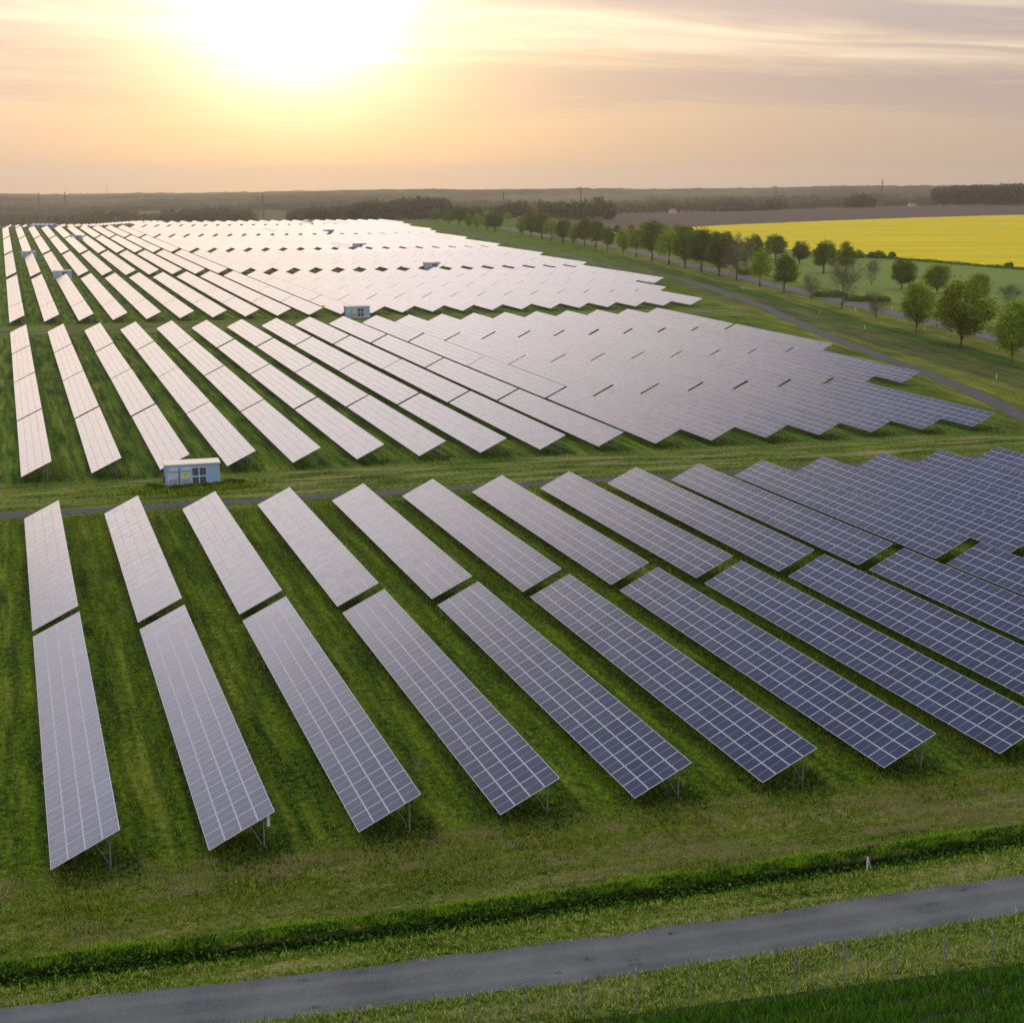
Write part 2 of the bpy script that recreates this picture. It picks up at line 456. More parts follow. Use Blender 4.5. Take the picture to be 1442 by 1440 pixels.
class MB:
    """collects quads and triangles for one mesh"""
    def __init__(s):
        s.v, s.f, s.mi, s.uv = [], [], [], []

    def face(s, pts, mi=0, uv=None):
        b = len(s.v)
        s.v += [tuple(p) for p in pts]
        s.f.append(tuple(range(b, b + len(pts))))
        s.mi.append(mi)
        s.uv.append(uv or [(0, 0), (1, 0), (1, 1), (0, 1)][:len(pts)] + [(0, 0)] * max(0, len(pts) - 4))

    def box(s, x0, x1, y0, y1, z0, z1, mi=0, T=None):
        c = [Vector((x, y, z)) for z in (z0, z1) for y in (y0, y1) for x in (x0, x1)]
        if T is not None:
            c = [T @ p for p in c]
        for q in ((0, 2, 3, 1), (4, 5, 7, 6), (0, 1, 5, 4), (2, 6, 7, 3), (0, 4, 6, 2), (1, 3, 7, 5)):
            s.face([c[i] for i in q], mi)

    def bar(s, a, b, w, h=None, mi=0):
        a, b = Vector(a), Vector(b)
        d = b - a
        q = d.to_track_quat('Z', 'X').to_matrix().to_4x4()
        h = h or w
        s.box(-w / 2, w / 2, -h / 2, h / 2, 0, d.length, mi, Matrix.Translation(a) @ q)

    def tube(s, pts, rad, n=7, mi=0, cap=True):
        pts = [Vector(p) for p in pts]
        rings = []
        for i, p in enumerate(pts):
            d = (pts[min(i + 1, len(pts) - 1)] - pts[max(i - 1, 0)]).normalized()
            q = d.to_track_quat('Z', 'X')
            rings.append([p + q @ Vector((math.cos(2 * math.pi * k / n) * rad[i], math.sin(2 * math.pi * k / n) * rad[i], 0)) for k in range(n)])
        for a, b in zip(rings, rings[1:]):
            for k in range(n):
                s.face([a[k], a[(k + 1) % n], b[(k + 1) % n], b[k]], mi)
        if cap:
            s.face(rings[-1], mi)

    def mesh(s, name, mats, weld=False):
        me = bpy.data.meshes.new(name)
        me.from_pydata(s.v, [], s.f)
        for m in mats:
            me.materials.append(m)
        me.polygons.foreach_set('material_index', s.mi)
        uvl = me.uv_layers.new(name='UVMap')
        flat = [c for fu, fv in zip(s.uv, s.f) for c in fu[:len(fv)]]
        uvl.data.foreach_set('uv', [k for c in flat for k in c])
        me.update()
        return me


def np_mesh(name, V, F, mats, mi=None, smooth=False, uv=None):
    me = bpy.data.meshes.new(name)
    V = np.asarray(V, np.float32)
    F = np.asarray(F, np.int32)
    n, k = F.shape
    me.vertices.add(len(V))
    me.vertices.foreach_set('co', V.ravel())
    me.loops.add(n * k)
    me.loops.foreach_set('vertex_index', F.ravel())
    me.polygons.add(n)
    me.polygons.foreach_set('loop_start', np.arange(0, n * k, k, dtype=np.int32))
    if mi is not None:
        me.polygons.foreach_set('material_index', np.asarray(mi, np.int32))
    if smooth:
        me.polygons.foreach_set('use_smooth', np.ones(n, bool))
    for m in mats:
        me.materials.append(m)
    if uv is not None:
        l = me.uv_layers.new(name='UVMap')
        l.data.foreach_set('uv', np.asarray(uv, np.float32).ravel())
    me.update(calc_edges=True)
    me.validate()
    return me


def blades(P, h, wd, n, lean=1.1):
    """n grass blades (triangles) at each point"""
    P = np.repeat(P, n, 0)
    h = np.repeat(h, n) * rng.uniform(0.55, 1.1, len(P))
    wd = np.repeat(wd, n) * rng.uniform(0.7, 1.3, len(P))
    a = rng.uniform(0, 2 * np.pi, len(P))
    off = rng.normal(0, 1, (len(P), 2)) * np.repeat(wd[::n], n)[:, None] * 0.9
    b = P.copy()
    b[:, :2] += off
    s = np.stack([np.cos(a), np.sin(a), np.zeros_like(a)], 1) * (wd / 2)[:, None]
    la = rng.uniform(0, 2 * np.pi, len(P))
    tip = b + np.stack([np.cos(la) * h * lean * rng.uniform(0, 1, len(P)), np.sin(la) * h * lean * rng.uniform(0, 1, len(P)), h], 1)
    b0, b1 = b - s, b + s
    b0[:, 2] -= 0.03
    b1[:, 2] -= 0.03
    V = np.stack([b0, b1, tip], 1).reshape(-1, 3)
    return V, np.arange(len(V)).reshape(-1, 3)


def leaf_quads(P, size, flat=0.0):
    n = len(P)
    q = rng.normal(0, 1, (n, 3))
    q[:, 2] += flat
    q /= np.linalg.norm(q, axis=1)[:, None]
    t = np.cross(q, rng.normal(0, 1, (n, 3)))
    t /= np.linalg.norm(t, axis=1)[:, None] + 1e-9
    b = np.cross(q, t)
    s = (size * rng.uniform(0.6, 1.25, n))[:, None] * 0.5
    V = np.stack([P - t * s - b * s * 0.6, P + t * s * 0.9 - b * s * 0.5, P + t * s * 1.1 + b * s * 0.6, P - t * s * 0.8 + b * s * 0.7], 1).reshape(-1, 3)
    return V, np.arange(len(V)).reshape(-1, 4)


# ------------------------------------------------------------------ terrain
SKY_U = [-400, 0, 60, 120, 180, 300, 420, 520, 600, 660, 740, 820, 900, 1000, 1100, 1200, 1260, 1320, 1442, 1900]
SKY_V = [281, 280, 282, 281, 279, 278, 275, 271.5, 270, 272, 270, 269, 270, 269.5, 267.5, 265, 264.5, 265, 263, 262]
_hill_noise = rng.normal(0, 1, 4000)


def crest_y(x):
    x = np.asarray(x, float)
    return 1046 + sstep(x, 85, 150) * 92 + np.maximum(0, x - 340) * 0.47


def height(x, y):
    x, y = np.asarray(x, float), np.asarray(y, float)
    z = -0.032 * np.maximum(0, y - crest_y(x))
    z = np.maximum(z, -30 + 4 * np.sin(x * 0.004 + y * 0.002))
    d = x * _f[0] + y * _f[1]
    d = np.maximum(d, 1)
    un = 721 + F_PX * (x * _r[0] + y * _r[1]) / d
    vtop = np.interp(un, SKY_U, SKY_V) - 1.0
    dd = np.hypot(x, y)
    depth = d * _f[:2].dot(_f[:2]) ** 0.0
    # height of the skyline ridge, 4.2 km away
    k = (720 - vtop)
    rayz = (-math.sin(R(PITCH)) * F_PX + math.cos(R(PITCH)) * k)
    rayh = np.hypot(math.cos(R(PITCH)) * F_PX + math.sin(R(PITCH)) * k, un - 721)
    ztop = CAM_H + rayz / rayh * 4200
    rise = sstep(dd, 2500, 4200)
    wig = 2.2 * np.sin(x * 0.021 + 1.3 * np.sin(y * 0.013)) + 1.8 * np.sin(x * 0.057 + y * 0.031)
    z2 = z * (1 - rise) + (ztop + wig * rise) * rise
    z2 = np.where(dd > 4200, ztop - (dd - 4200) * 0.01, z2)
    fwd = (y > 900) | (x > 900)
    return np.where(fwd, z2, 0.0)


def lip(x):
    return np.interp(x, [-120, -2.5, 10, 21, 36, 50, 75, 120], [64.2, 63.9, 63.9, 64.1, 64.65, 65.4, 67.2, 71.0])


def ditch(yp, x):
    wob = 0.09 * np.sin(x * 1.7) + 0.07 * np.sin(x * 0.53 + 1) + 0.05 * np.sin(x * 3.9 + 2)
    wo2 = 0.10 * np.sin(x * 1.3 + 2) + 0.08 * np.sin(x * 0.61 + 4) + 0.05 * np.sin(x * 3.3)
    q = yp - lip(x)
    a = sstep(q, wob, 0.35 + wob)
    b = 1 - sstep(q, 1.80 + wo2, 2.08 + wo2)
    return -1.4 * np.minimum(a, b)


xl = np.unique(np.concatenate([-np.geomspace(60, 5000, 24), np.arange(-60, 160, 1.5), np.arange(160, 400, 8), np.arange(400, 3600, 28), np.geomspace(3600, 7000, 12)]))
yl_ = np.unique(np.concatenate([-np.geomspace(10, 3000, 14), np.arange(0, 60, 5), np.arange(60, 62.6, .65), np.arange(62.6, 68.2, .12), np.arange(68.2, 80, 1.2),
                                np.arange(80, 1000, 12), np.arange(1000, 2400, 14), np.arange(2400, 5200, 45), np.geomspace(5200, 8000, 10)]))
X, Yp = np.meshgrid(xl, yl_)
fade = 1 - sstep(Yp, 80, 170)
fade = fade * sstep(Yp, -50, 20)
Y = Yp - 0.0855 * np.clip(X, -120, 170) * fade
Z = height(X, Y) + np.where((Yp > 60) & (Yp < 70), ditch(Yp, X), 0.0)
Z += np.where(Y > 2000, rng.normal(0, 1.3, Z.shape), 0) + np.where(Y > 3300, np.abs(rng.normal(0, 2.4, Z.shape)), 0)
ny, nx = X.shape
idx = np.arange(ny * nx).reshape(ny, nx)
F = np.stack([idx[:-1, :-1], idx[:-1, 1:], idx[1:, 1:], idx[1:, :-1]], -1).reshape(-1, 4)
V = np.stack([X, Y, Z], -1).reshape(-1, 3)
yc = (Y[:-1, :-1]).ravel()
xc = (X[:-1, :-1]).ravel()
hillsel = (np.hypot(xc, yc) > 2450) & (yc > 900)


def hill_mat():
    m, t = mat('wooded_hillside')
    pos = t.n('ShaderNodeNewGeometry', out=0)
    a = t.noise(pos, 0.0022, 4, 0.6)
    b = t.noise(pos, 0.03, 4, 0.7)
    c = t.ramp(t.m('ADD', t.m('MULTIPLY', a, 0.6), t.m('MULTIPLY', b, 0.4)), [(0.38, (0.03, 0.032, 0.014)), (0.48, (0.06, 0.056, 0.026)), (0.54, (0.10, 0.10, 0.04)), (0.62, (0.20, 0.16, 0.09))])
    finish(t, t.n('ShaderNodeBsdfPrincipled', {'Base Color': c, 'Roughness': 1.0, 'Specular IOR Level': 0.0}))
    return m


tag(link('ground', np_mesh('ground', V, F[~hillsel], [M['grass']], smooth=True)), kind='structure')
tag(link('hills', np_mesh('hills', V, F[hillsel], [hill_mat()], smooth=True)), kind='structure')


def strip(name, pts, width, m, dz=0.02, kind='structure', jag=0.12):
    """a road along a centre line"""
    P = np.array(pts, float)
    seg = np.hypot(*np.diff(P, axis=0).T)
    L = np.concatenate([[0], np.cumsum(seg)])
    s = np.arange(0, L[-1], 1.5 if L[-1] < 300 else 5.0)
    # smooth curve through the points
    xs, ys = np.interp(s, L, P[:, 0]), np.interp(s, L, P[:, 1])
    k = np.ones(9) / 9
    if len(s) > 30:
        xs[4:-4], ys[4:-4] = np.convolve(xs, k, 'valid'), np.convolve(ys, k, 'valid')
    tx, ty = np.gradient(xs), np.gradient(ys)
    n = np.hypot(tx, ty)
    nxn, nyn = -ty / n, tx / n
    W = [(width / 2) + rng.normal(0, jag, len(s)) for _ in (0, 1)]
    rows = []
    for f in (-1, -0.5, 0, 0.5, 1):
        ww = np.where(f < 0, W[0], W[1]) * f
        a, b = xs + nxn * ww, ys + nyn * ww
        rows.append(np.stack([a, b, height(a, b) + dz], 1))
    Vv = np.stack(rows, 1)
    ns, nr = Vv.shape[:2]
    ii = np.arange(ns * nr).reshape(ns, nr)
    Ff = np.stack([ii[:-1, :-1], ii[1:, :-1], ii[1:, 1:], ii[:-1, 1:]], -1).reshape(-1, 4)
    Ff = Ff[:, ::-1]
    vv = np.tile(np.linspace(0, 1, nr), ns)
    uu = np.repeat(s, nr)
    UV = np.stack([uu, vv], 1)[Ff.ravel()]
    return tag(link(name, np_mesh(name, Vv.reshape(-1, 3), Ff, [m], uv=UV)), kind=kind)


# front gravel road, service lanes, track along the fence, highway
strip('gravel_road', [(-60, 65.6), (-2.5, 60.9), (10, 59.5), (21.3, 58.3), (34, 57.5), (47.5, 56.95), (75, 55.6), (120, 53.5)], 3.7, M['gravel'])
LANES = [(161.3, 3.0), (358.5, 3.2), (537.5, 3.2), (694.5, 3.2)]
SK = -0.0492
strip('service_lane', [(-80, 161.3 + 3.9), (0, 164.2), (31, 162.6), (124, 157.6), (150, 155.8)], 2.6, M['lane'])
for yy, x1 in ((362.5, 176), (541, 212), (697, 228)):
    strip('service_lane', [(-40, yy - SK * 40), (0, yy), (x1, yy + SK * x1)], 3.0, M['lane'])
strip('perimeter_track', [(118, 95), at(1500, 620), at(1441, 585), at(1330, 534), at(1180, 480), at(1060, 425), at(1000, 405), at(940, 386), (222, 505), (243, 640), (262, 800), (285, 980)], 3.4, M['lane'])
HWY = [(150, 60), at(1500, 520), at(1441, 485), at(1330, 458), at(1180, 423), at(1030, 387), at(940, 364.5), at(880, 350), at(780, 332), (300, 800), (330, 1010), (352, 1180)]
strip('highway', HWY, 6.5, M['asphalt'], jag=0.03)


def patch(name, left, right, m, dz, nl=40, nw=24, kind='structure', thick=0.0):
    """field between two edge lines"""
    Lf, Rt = np.array(left, float), np.array(right, float)
    def res(P, n):
        d = np.concatenate([[0], np.cumsum(np.hypot(*np.diff(P, axis=0).T))])
        s = np.linspace(0, d[-1], n)
        return np.stack([np.interp(s, d, P[:, 0]), np.interp(s, d, P[:, 1])], 1)
    A, B = res(Lf, nl), res(Rt, nl)
    f = np.linspace(0, 1, nw)[None, :, None]
    G = A[:, None] * (1 - f) + B[:, None] * f
    Zz = height(G[..., 0], G[..., 1]) + dz
    if thick:
        Zz = Zz + rng.normal(0, 0.06, Zz.shape)
        Zz[0], Zz[-1], Zz[:, 0], Zz[:, -1] = -0.3, -0.3, -0.3, -0.3
    Vv = np.concatenate([G, Zz[..., None]], -1)
    ii = np.arange(nl * nw).reshape(nl, nw)
    Ff = np.stack([ii[:-1, :-1], ii[1:, :-1], ii[1:, 1:], ii[:-1, 1:]], -1).reshape(-1, 4)
    return tag(link(name, np_mesh(name, Vv.reshape(-1, 3), Ff, [m])), kind=kind)


# fields east of the highway
patch('cereal_field', [(176, 150), at(1441, 470), at(1330, 442), at(1180, 410), at(1040, 378), at(960, 357), at(900, 338)],
      [(420, 250), at(1600, 396), at(1441, 381), at(1250, 365), at(1120, 354), at(1030, 343), at(950, 328)], M['young'], 0.03)
patch('rapeseed_field', [at(1800, 405), at(1441, 379.5), at(1255, 364), at(1120, 353), at(1020, 341), at(955, 325.5)],
      [at(2000, 296.5), at(1441, 303.5), at(1300, 307.5), at(1150, 313), at(1050, 317.5), at(965, 322)], M['rape'], 1.0, 120, 50, 'stuff', 1.0)
patch('ploughed_field', [at(2000, 296), at(1441, 303), at(1300, 307), at(1150, 312.5), at(1050, 317), at(965, 321.5), at(842, 327), at(780, 322)],
      [at(2000, 289), at(1441, 290.5), at(1300, 289), at(1150, 290.5), at(1050, 293), at(965, 295.5), at(865, 300.5), at(800, 304)], M['soil'], 0.03)

# ------------------------------------------------------------------ solar tables
TILT = R(25.8)
ct, st_ = math.cos(TILT), math.sin(TILT)
PITCH_ROW, X0, SKEW = 8.0957, -0.05, -0.398
ZL, NMOD = 0.80, 23
LEN = 41.2
LM, WM = LEN / NMOD, 1.0
NSUP = 14


def module_mesh(mats):
    a, b, f, h = (WM - 0.020) / 2, (LM - 0.020) / 2, 0.027, 0.02
    mb = MB()
    mb.face([(-a + f, -b + f, h - .003), (a - f, -b + f, h - .003), (a - f, b - f, h - .003), (-a + f, b - f, h - .003)], 0)
    o = [(-a, -b), (a, -b), (a, b), (-a, b)]
    i = [(-a + f, -b + f), (a - f, -b + f), (a - f, b - f), (-a + f, b - f)]
    for k in range(4):
        p, q, r, s = o[k], o[(k + 1) % 4], i[(k + 1) % 4], i[k]
        mb.face([(*p, h), (*q, h), (*r, h), (*s, h)], 1)
        mb.face([(*p, -h), (*q, -h), (*q, h), (*p, h)], 1)
    mb.face([(-a, -b, -h), (-a, b, -h), (a, b, -h), (a, -b, -h)], 2)
    return mb


MOD = module_mesh(None).mesh('solar_module', [M['glass'], M['alu'], M['back']])


def slope(xw, dz=0.0):
    """point at xw metres up the slope, dz off the panel plane"""
    return xw * ct - dz * st_, ZL + xw * st_ + dz * ct


def array_mb():
    """all modules of one table as one surface"""
    src = module_mesh(None)
    out = MB()
    for j in range(4):
        for k in range(NMOD):
            T = Matrix.Translation((slope((j + .5) * WM)[0], (k + .5) * LM, slope((j + .5) * WM)[1])) @ Euler((random.gauss(0, .002), -TILT + random.gauss(0, .002), 0)).to_matrix().to_4x4()
            for f, mi, uv in zip(src.f, src.mi, src.uv):
                out.face([T @ Vector(src.v[i]) for i in f], mi, uv)
    return out


PX_, BX_ = 3.32, 2.45          # where post and brace meet the rafter, metres up the slope


def post_mb(mb=None, y=0.0):
    mb = mb or MB()
    x, z = slope(PX_, -0.16)
    mb.box(x - .035, x + .035, y - .045, y + .045, -0.3, z)
    return mb


def brace_mb(mb=None, y=0.0):
    mb = mb or MB()
    x, z = slope(PX_, -0.16)
    bx, bz = slope(BX_, -0.20)
    mb.bar((x - .02, y + .09, 0.25), (bx, y + .09, bz), .04, .04)
    return mb


def rafter_mb(mb=None, y=0.0):
    mb = mb or MB()
    a, b = slope(-0.03, -0.135), slope(4.06, -0.135)
    mb.bar((a[0], y, a[1]), (b[0], y, b[1]), .06, .12)
    return mb


def purlin_mb(xw, mb=None):
    mb = mb or MB()
    a = slope(xw, -0.05)
    mb.bar((a[0], 0.03, a[1]), (a[0], LEN - .03, a[1]), .05, .05)
    return mb


ME = dict(post=post_mb().mesh('support_post', [M['steel']]), brace=brace_mb().mesh('brace', [M['steel']]),
          rafter=rafter_mb().mesh('rafter', [M['steel']]))
PURL = [purlin_mb(q).mesh('purlin', [M['steel']]) for q in (0.5, 1.5, 2.5, 3.5)]
ARR = [array_mb().mesh('panel_array', [M['glass_far'], M['alu'], M['back']]) for _ in range(3)]
sp = post_mb()
brace_mb(sp)
rafter_mb(sp)
SUP = sp.mesh('support_post', [M['steel']])


def whole_mb(k):
    src = array_mb()
    off = len(src.v)
    s = MB()
    for i in range(NSUP):
        y = 0.6 + i * (LEN - 1.2) / (NSUP - 1)
        post_mb(s, y)
        brace_mb(s, y)
        rafter_mb(s, y)
    for f, mi, uv in zip(s.f, s.mi, s.uv):
        src.face([s.v[i] for i in f], 3, uv)
    return src


WHOLE = [whole_mb(k).mesh('solar_table', [M['glass_far'], M['alu'], M['back'], M['steel']]) for k in range(3)]
ORD = ('first second third fourth fifth sixth seventh eighth ninth tenth eleventh twelfth thirteenth fourteenth fifteenth sixteenth seventeenth '
       'eighteenth nineteenth twentieth twenty-first twenty-second twenty-third twenty-fourth twenty-fifth twenty-sixth twenty-seventh twenty-eighth '
       'twenty-ninth thirtieth thirty-first thirty-second thirty-third thirty-fourth thirty-fifth').split()

# blocks: list of (start distance at the first row, length) for each table of a row, then which rows start where
B = {
    1: [(74.2, 41.4), (117.4, 40.9)],
    2: [(181.2, 42.3), (224.4, 42.2), (267.2, 42.2), (310.6, 42.5)],
    3: [(377.5, 41.0), (419.2, 37.6), (457.2, 37.8), (495.4, 37.2)],
    4: [(546.5, 35.6), (582.5, 35.6), (618.5, 35.6), (654.5, 35.4)],
    5: [(703.0, 39.6), (743.0, 39.6), (783.0, 39.6), (823.0, 38.5)],
    6: [(872.0, 39.8), (912.2, 39.8), (952.4, 39.8), (992.6, 39.4)],
    7: [(1042.0, 36.0), (1078.5, 36.0)],
}
LAST = {1: lambda k: 17, 2: lambda k: (16, 18, 19, 19)[k], 3: lambda k: (22, 23, 25, 25)[k], 4: lambda k: (26, 26, 27, 27)[k],
        5: lambda k: (28, 28, 29, 29)[k], 6: lambda k: (30, 31, 31, 32)[k], 7: lambda k: 33}
FIRST = {7: 11}
cand = []
for b in B:
    for k, (ys, ln) in enumerate(B[b]):
        for r in range(FIRST.get(b, 0), LAST[b](k) + 1):
            x, y = X0 + r * PITCH_ROW, ys + SKEW * r
            q = [px((x + a * 4 * ct, y + c * ln, ZL + a * 4 * st_)) for a in (0, 1) for c in (0, 1)]
            us, vs = [p[0] for p in q], [p[1] for p in q]
            if max(us) < 0 or min(us) > 1442 or min(vs) > 1440:
                continue
            cand.append((min(p[2] for p in q), b, k, r, x, y, ln))
cand.sort()
WHERE = {1: 'dark blue solar table in the front block beside the ditch', 2: 'solar table in the second block, behind the near blue cabin',
         3: 'pale solar table in the third block from the camera', 4: 'small pale solar table in the fourth block from the camera',
         5: 'far pale solar table in the fifth block', 6: 'far pale solar table in the sixth block'}
first_k = {}
for c in cand:
    first_k[(c[1], c[3])] = min(first_k.get((c[1], c[3]), 99), c[2])
table_boxes = []
rest = MB()
n_done = 0
for _, b, k, r, x, y, ln in cand:
    n_done += 1
    sc = ln / LEN
    jit = random.gauss(0, .0055)
    if n_done > 300:
        a4 = [(slope(j * WM + .012), slope((j + 1) * WM - .012)) for j in range(4)]
        T = Matrix.Translation((x, y, 0))
        for (p, q) in a4:
            dzz = jit * 4
            rest.face([T @ Vector((p[0], 0, p[1])), T @ Vector((q[0], 0, q[1] + dzz)), T @ Vector((q[0], ln, q[1] + dzz)), T @ Vector((p[0], ln, p[1]))][::1], 0)
            rest.face([T @ Vector((p[0], 0, p[1] - .04)), T @ Vector((p[0], ln, p[1] - .04)), T @ Vector((q[0], ln, q[1] - .04)), T @ Vector((q[0], 0, q[1] - .04))], 1)
        for (e, s_) in ((slope(0), 1), (slope(4), 1)):
            rest.face([T @ Vector((e[0], 0, e[1] - .06)), T @ Vector((e[0], ln, e[1] - .06)), T @ Vector((e[0], ln, e[1])), T @ Vector((e[0], 0, e[1]))], 2)
        for i in range(6):
            yy = 0.5 + i * (ln - 1) / 5
            post = slope(PX_)
            rest.box(x + post[0] - .05, x + post[0] + .05, y + yy - .05, y + yy + .05, -.2, post[1] - .1, 2)
        continue
    kk = k - first_k[(b, r)]
    if b == 1:
        nm = ('nearer' if k == 0 else 'farther')
        lab = f'blue solar table, front block beside the ditch, {ORD[r]} row from left, {nm} half'
    elif b == 2:
        lab = f'solar table, block behind the near cabin, {ORD[r]} row from left, {ORD[kk]} from the lane'
    else:
        lab = f'pale solar table, {ORD[b - 1]} block from the camera, {ORD[r]} row from left, {ORD[kk]} along'
    grp = 'tilted solar tables in rows on the field'
    if b >= 3:
        o = link('solar_table', WHOLE[n_done % 3], None, (x, y, 0), (0, jit * .5, 0))
        o.scale = (1, sc, 1)
        tag(o, lab, 'solar panel table', grp)
        continue
    t = empty('solar_table', (x, y, 0), lab, 'solar panel table', grp)
    t.scale = (1, sc, 1)
    t.rotation_euler = (random.gauss(0, .0008), random.gauss(0, .004), random.gauss(0, .0010))
    sup_y = [0.6 + i * (LEN - 1.2) / (NSUP - 1) for i in range(NSUP)]
    if b == 2:
        link('panel_array', ARR[n_done % 3], t, (0, 0, 0), (0, jit * .5, 0))
        for yy in sup_y:
            link('support_post', SUP, t, (0, yy, 0))
        continue
    for j in range(4):
        cxm, czm = slope((j + .5) * WM)
        for q in range(NMOD):
            link('solar_module', MOD, t, (cxm, (q + .5) * LM, czm), (random.gauss(0, .0012), -TILT + random.gauss(0, .0014), 0))
    for yy in sup_y:
        link('support_post', ME['post'], t, (0, yy, 0))
        link('brace', ME['brace'], t, (0, yy, 0))
        link('rafter', ME['rafter'], t, (0, yy, 0))
    for pm in PURL:
        link('purlin', pm, t)
    if (r, k) == (1, 0):
        ib = MB()
        ax, az = slope(PX_ + .12, -.35)
        ib.box(ax, ax + .18, .62, 1.0, az - .55, az - .05)
        link('inverter_box', ib.mesh('inverter_box', [M['back']]), t)
# the small far group beyond the crest
for r in range(0, 24):
    for k in range(2):
        x, y = X0 + r * PITCH_ROW + 6, 1700 + k * 60
        z = float(height(x, y + 20))
        T = Matrix.Translation((x, y, z))
        p, q = slope(0), slope(4)
        rest.face([T @ Vector((p[0], 0, p[1])), T @ Vector((q[0], 0, q[1])), T @ Vector((q[0], 45, q[1])), T @ Vector((p[0], 45, p[1]))], 0)
        rest.face([T @ Vector((p[0], 0, p[1] - .05)), T @ Vector((p[0], 45, p[1] - .05)), T @ Vector((q[0], 45, q[1] - .05)), T @ Vector((q[0], 0, q[1] - .05))], 1)
        for yy in (1, 22, 44):
            rest.box(x + 2.9, x + 3.0, y + yy, y + yy + .1, z - 1.5, z + 2, 2)
tag(link('distant_solar_tables', rest.mesh('distant_solar_tables', [M['glass_far'], M['back'], M['steel']])),
    'mass of far solar tables shining pale below the skyline', 'solar panel tables', 'tilted solar tables in rows on the field', 'stuff')


# ------------------------------------------------------------------ transformer cabins
def cabin(loc, label, rz=0.0):
    t = empty('transformer_cabin', loc, label, 'cabin', 'blue transformer cabins beside the lanes', rz)
    Wd, Dp, H = 6.3, 2.5, 2.75
    mb = MB()
    mb.box(0, Wd, 0, Dp, -0.1, H)
    for i in range(1, 21):
        if i * .3 < 4.75 and i * .3 > 0.2:
            continue
        mb.box(i * .3 - .02, i * .3 + .02, -.012, 0.0, .12, H - .1)
    for i in range(1, 8):
        mb.box(-.012, 0.0, i * .31 - .02, i * .31 + .02, .12, H - .1)
    link('wall', mb.mesh('wall', [M['cabin']]), t)
    b2 = MB()
    b2.box(-.06, Wd + .06, -.07, Dp + .07, -.15, .1)
    link('plinth', b2.mesh('plinth', [M['concrete']]), t)
    rf = MB()
    rf.box(-.12, Wd + .12, -.15, Dp + .15, H, H + .14)
    for i in range(32):
        rf.box(-.1 + i * .205, -.02 + i * .205, -.15, Dp + .15, H + .14, H + .18)
    link('roof', rf.mesh('roof', [M['cabin_roof']]), t)
    for x0, sign in ((0.28, 0), (1.72, 1)):
        d = MB()
        d.box(x0, x0 + 1.15, -.04, 0, .1, 2.02)
        for k in range(2):
            d.box(x0 - .05 + k * 1.2, x0 + k * 1.2, -.055, 0, .1, 2.07)
        d.box(x0, x0 + 1.15, -.055, 0, 2.02, 2.07)
        dd = link('door', d.mesh('door', [M['cabin_trim']]), t)
        lv = MB()
        for i in range(13):
            lv.box(x0 + .06, x0 + 1.09, -.065, -.04, .15 + i * .075, .20 + i * .075)
        link('louvre', lv.mesh('louvre', [M['louvre']]), dd)
        hd = MB()
        hd.box(x0 + 1.0, x0 + 1.05, -.09, -.04, 1.12, 1.28)
        link('handle', hd.mesh('handle', [M['black']]), dd)
        s = MB()
        if sign:
            s.face([(x0 + .28, -.05, 1.85), (x0 + .28, -.05, 1.45), (x0 + .57, -.05, 1.12), (x0 + .87, -.05, 1.45), (x0 + .87, -.05, 1.85)], 0)
            s.box(x0 + .42, x0 + .73, -.056, -.05, 1.55, 1.62, 1)
        else:
            s.face([(x0 + .45, -.05, 1.12), (x0 + .72, -.05, 1.12), (x0 + .585, -.05, 1.36)], 0)
        link('warning_sign', s.mesh('warning_sign', [M['yellow'], M['black']]), t)
        hb = MB()
        hb.box(x0 + .1, x0 + 1.2, -.22, 0, 2.1, 2.48)
        link('vent_hood', hb.mesh('vent_hood', [M['cabin_trim']]), t)
    pm = MB()
    pm.box(1.53, 1.66, -.10, 0, .1, 2.05)
    link('downpipe', pm.mesh('downpipe', [M['rust']]), t)
    w_ = MB()
    gx = 3.0
    for a, c in ((0, .1), (.83, .95), (1.70, 1.80)):
        w_.box(gx + a, gx + c, -.05, 0, .12, 2.45)
    for a, c in ((.1, .83), (.95, 1.70)):
        for e, f in ((.12, .24), (1.25, 1.40), (2.34, 2.45)):
            w_.box(gx + a, gx + c, -.05, 0, e, f)
    wf = link('glazed_door', w_.mesh('glazed_door', [M['cabin_trim']]), t)
    g = MB()
    for a, c in ((.1, .83), (.95, 1.70)):
        for e, f in ((.24, 1.25), (1.40, 2.34)):
            g.box(gx + a, gx + c, -.02, 0, e, f)
    link('pane', g.mesh('pane', [M['pane']]), wf)
    jb = MB()
    jb.box(-.28, -.012, .9, 1.5, .5, 1.4)
    link('cable_box', jb.mesh('cable_box', [M['rust']]), t)
    return t


def copy_tree(o, loc, label):
    c = o.copy()
    C.objects.link(c)
    c.location = loc
    c['label'] = label
    for ch in list(o.children):
        d = ch.copy()
        C.objects.link(d)
        d.parent = c
        for gch in list(ch.children):
            e = gch.copy()
            C.objects.link(e)
            e.parent = d
    return c


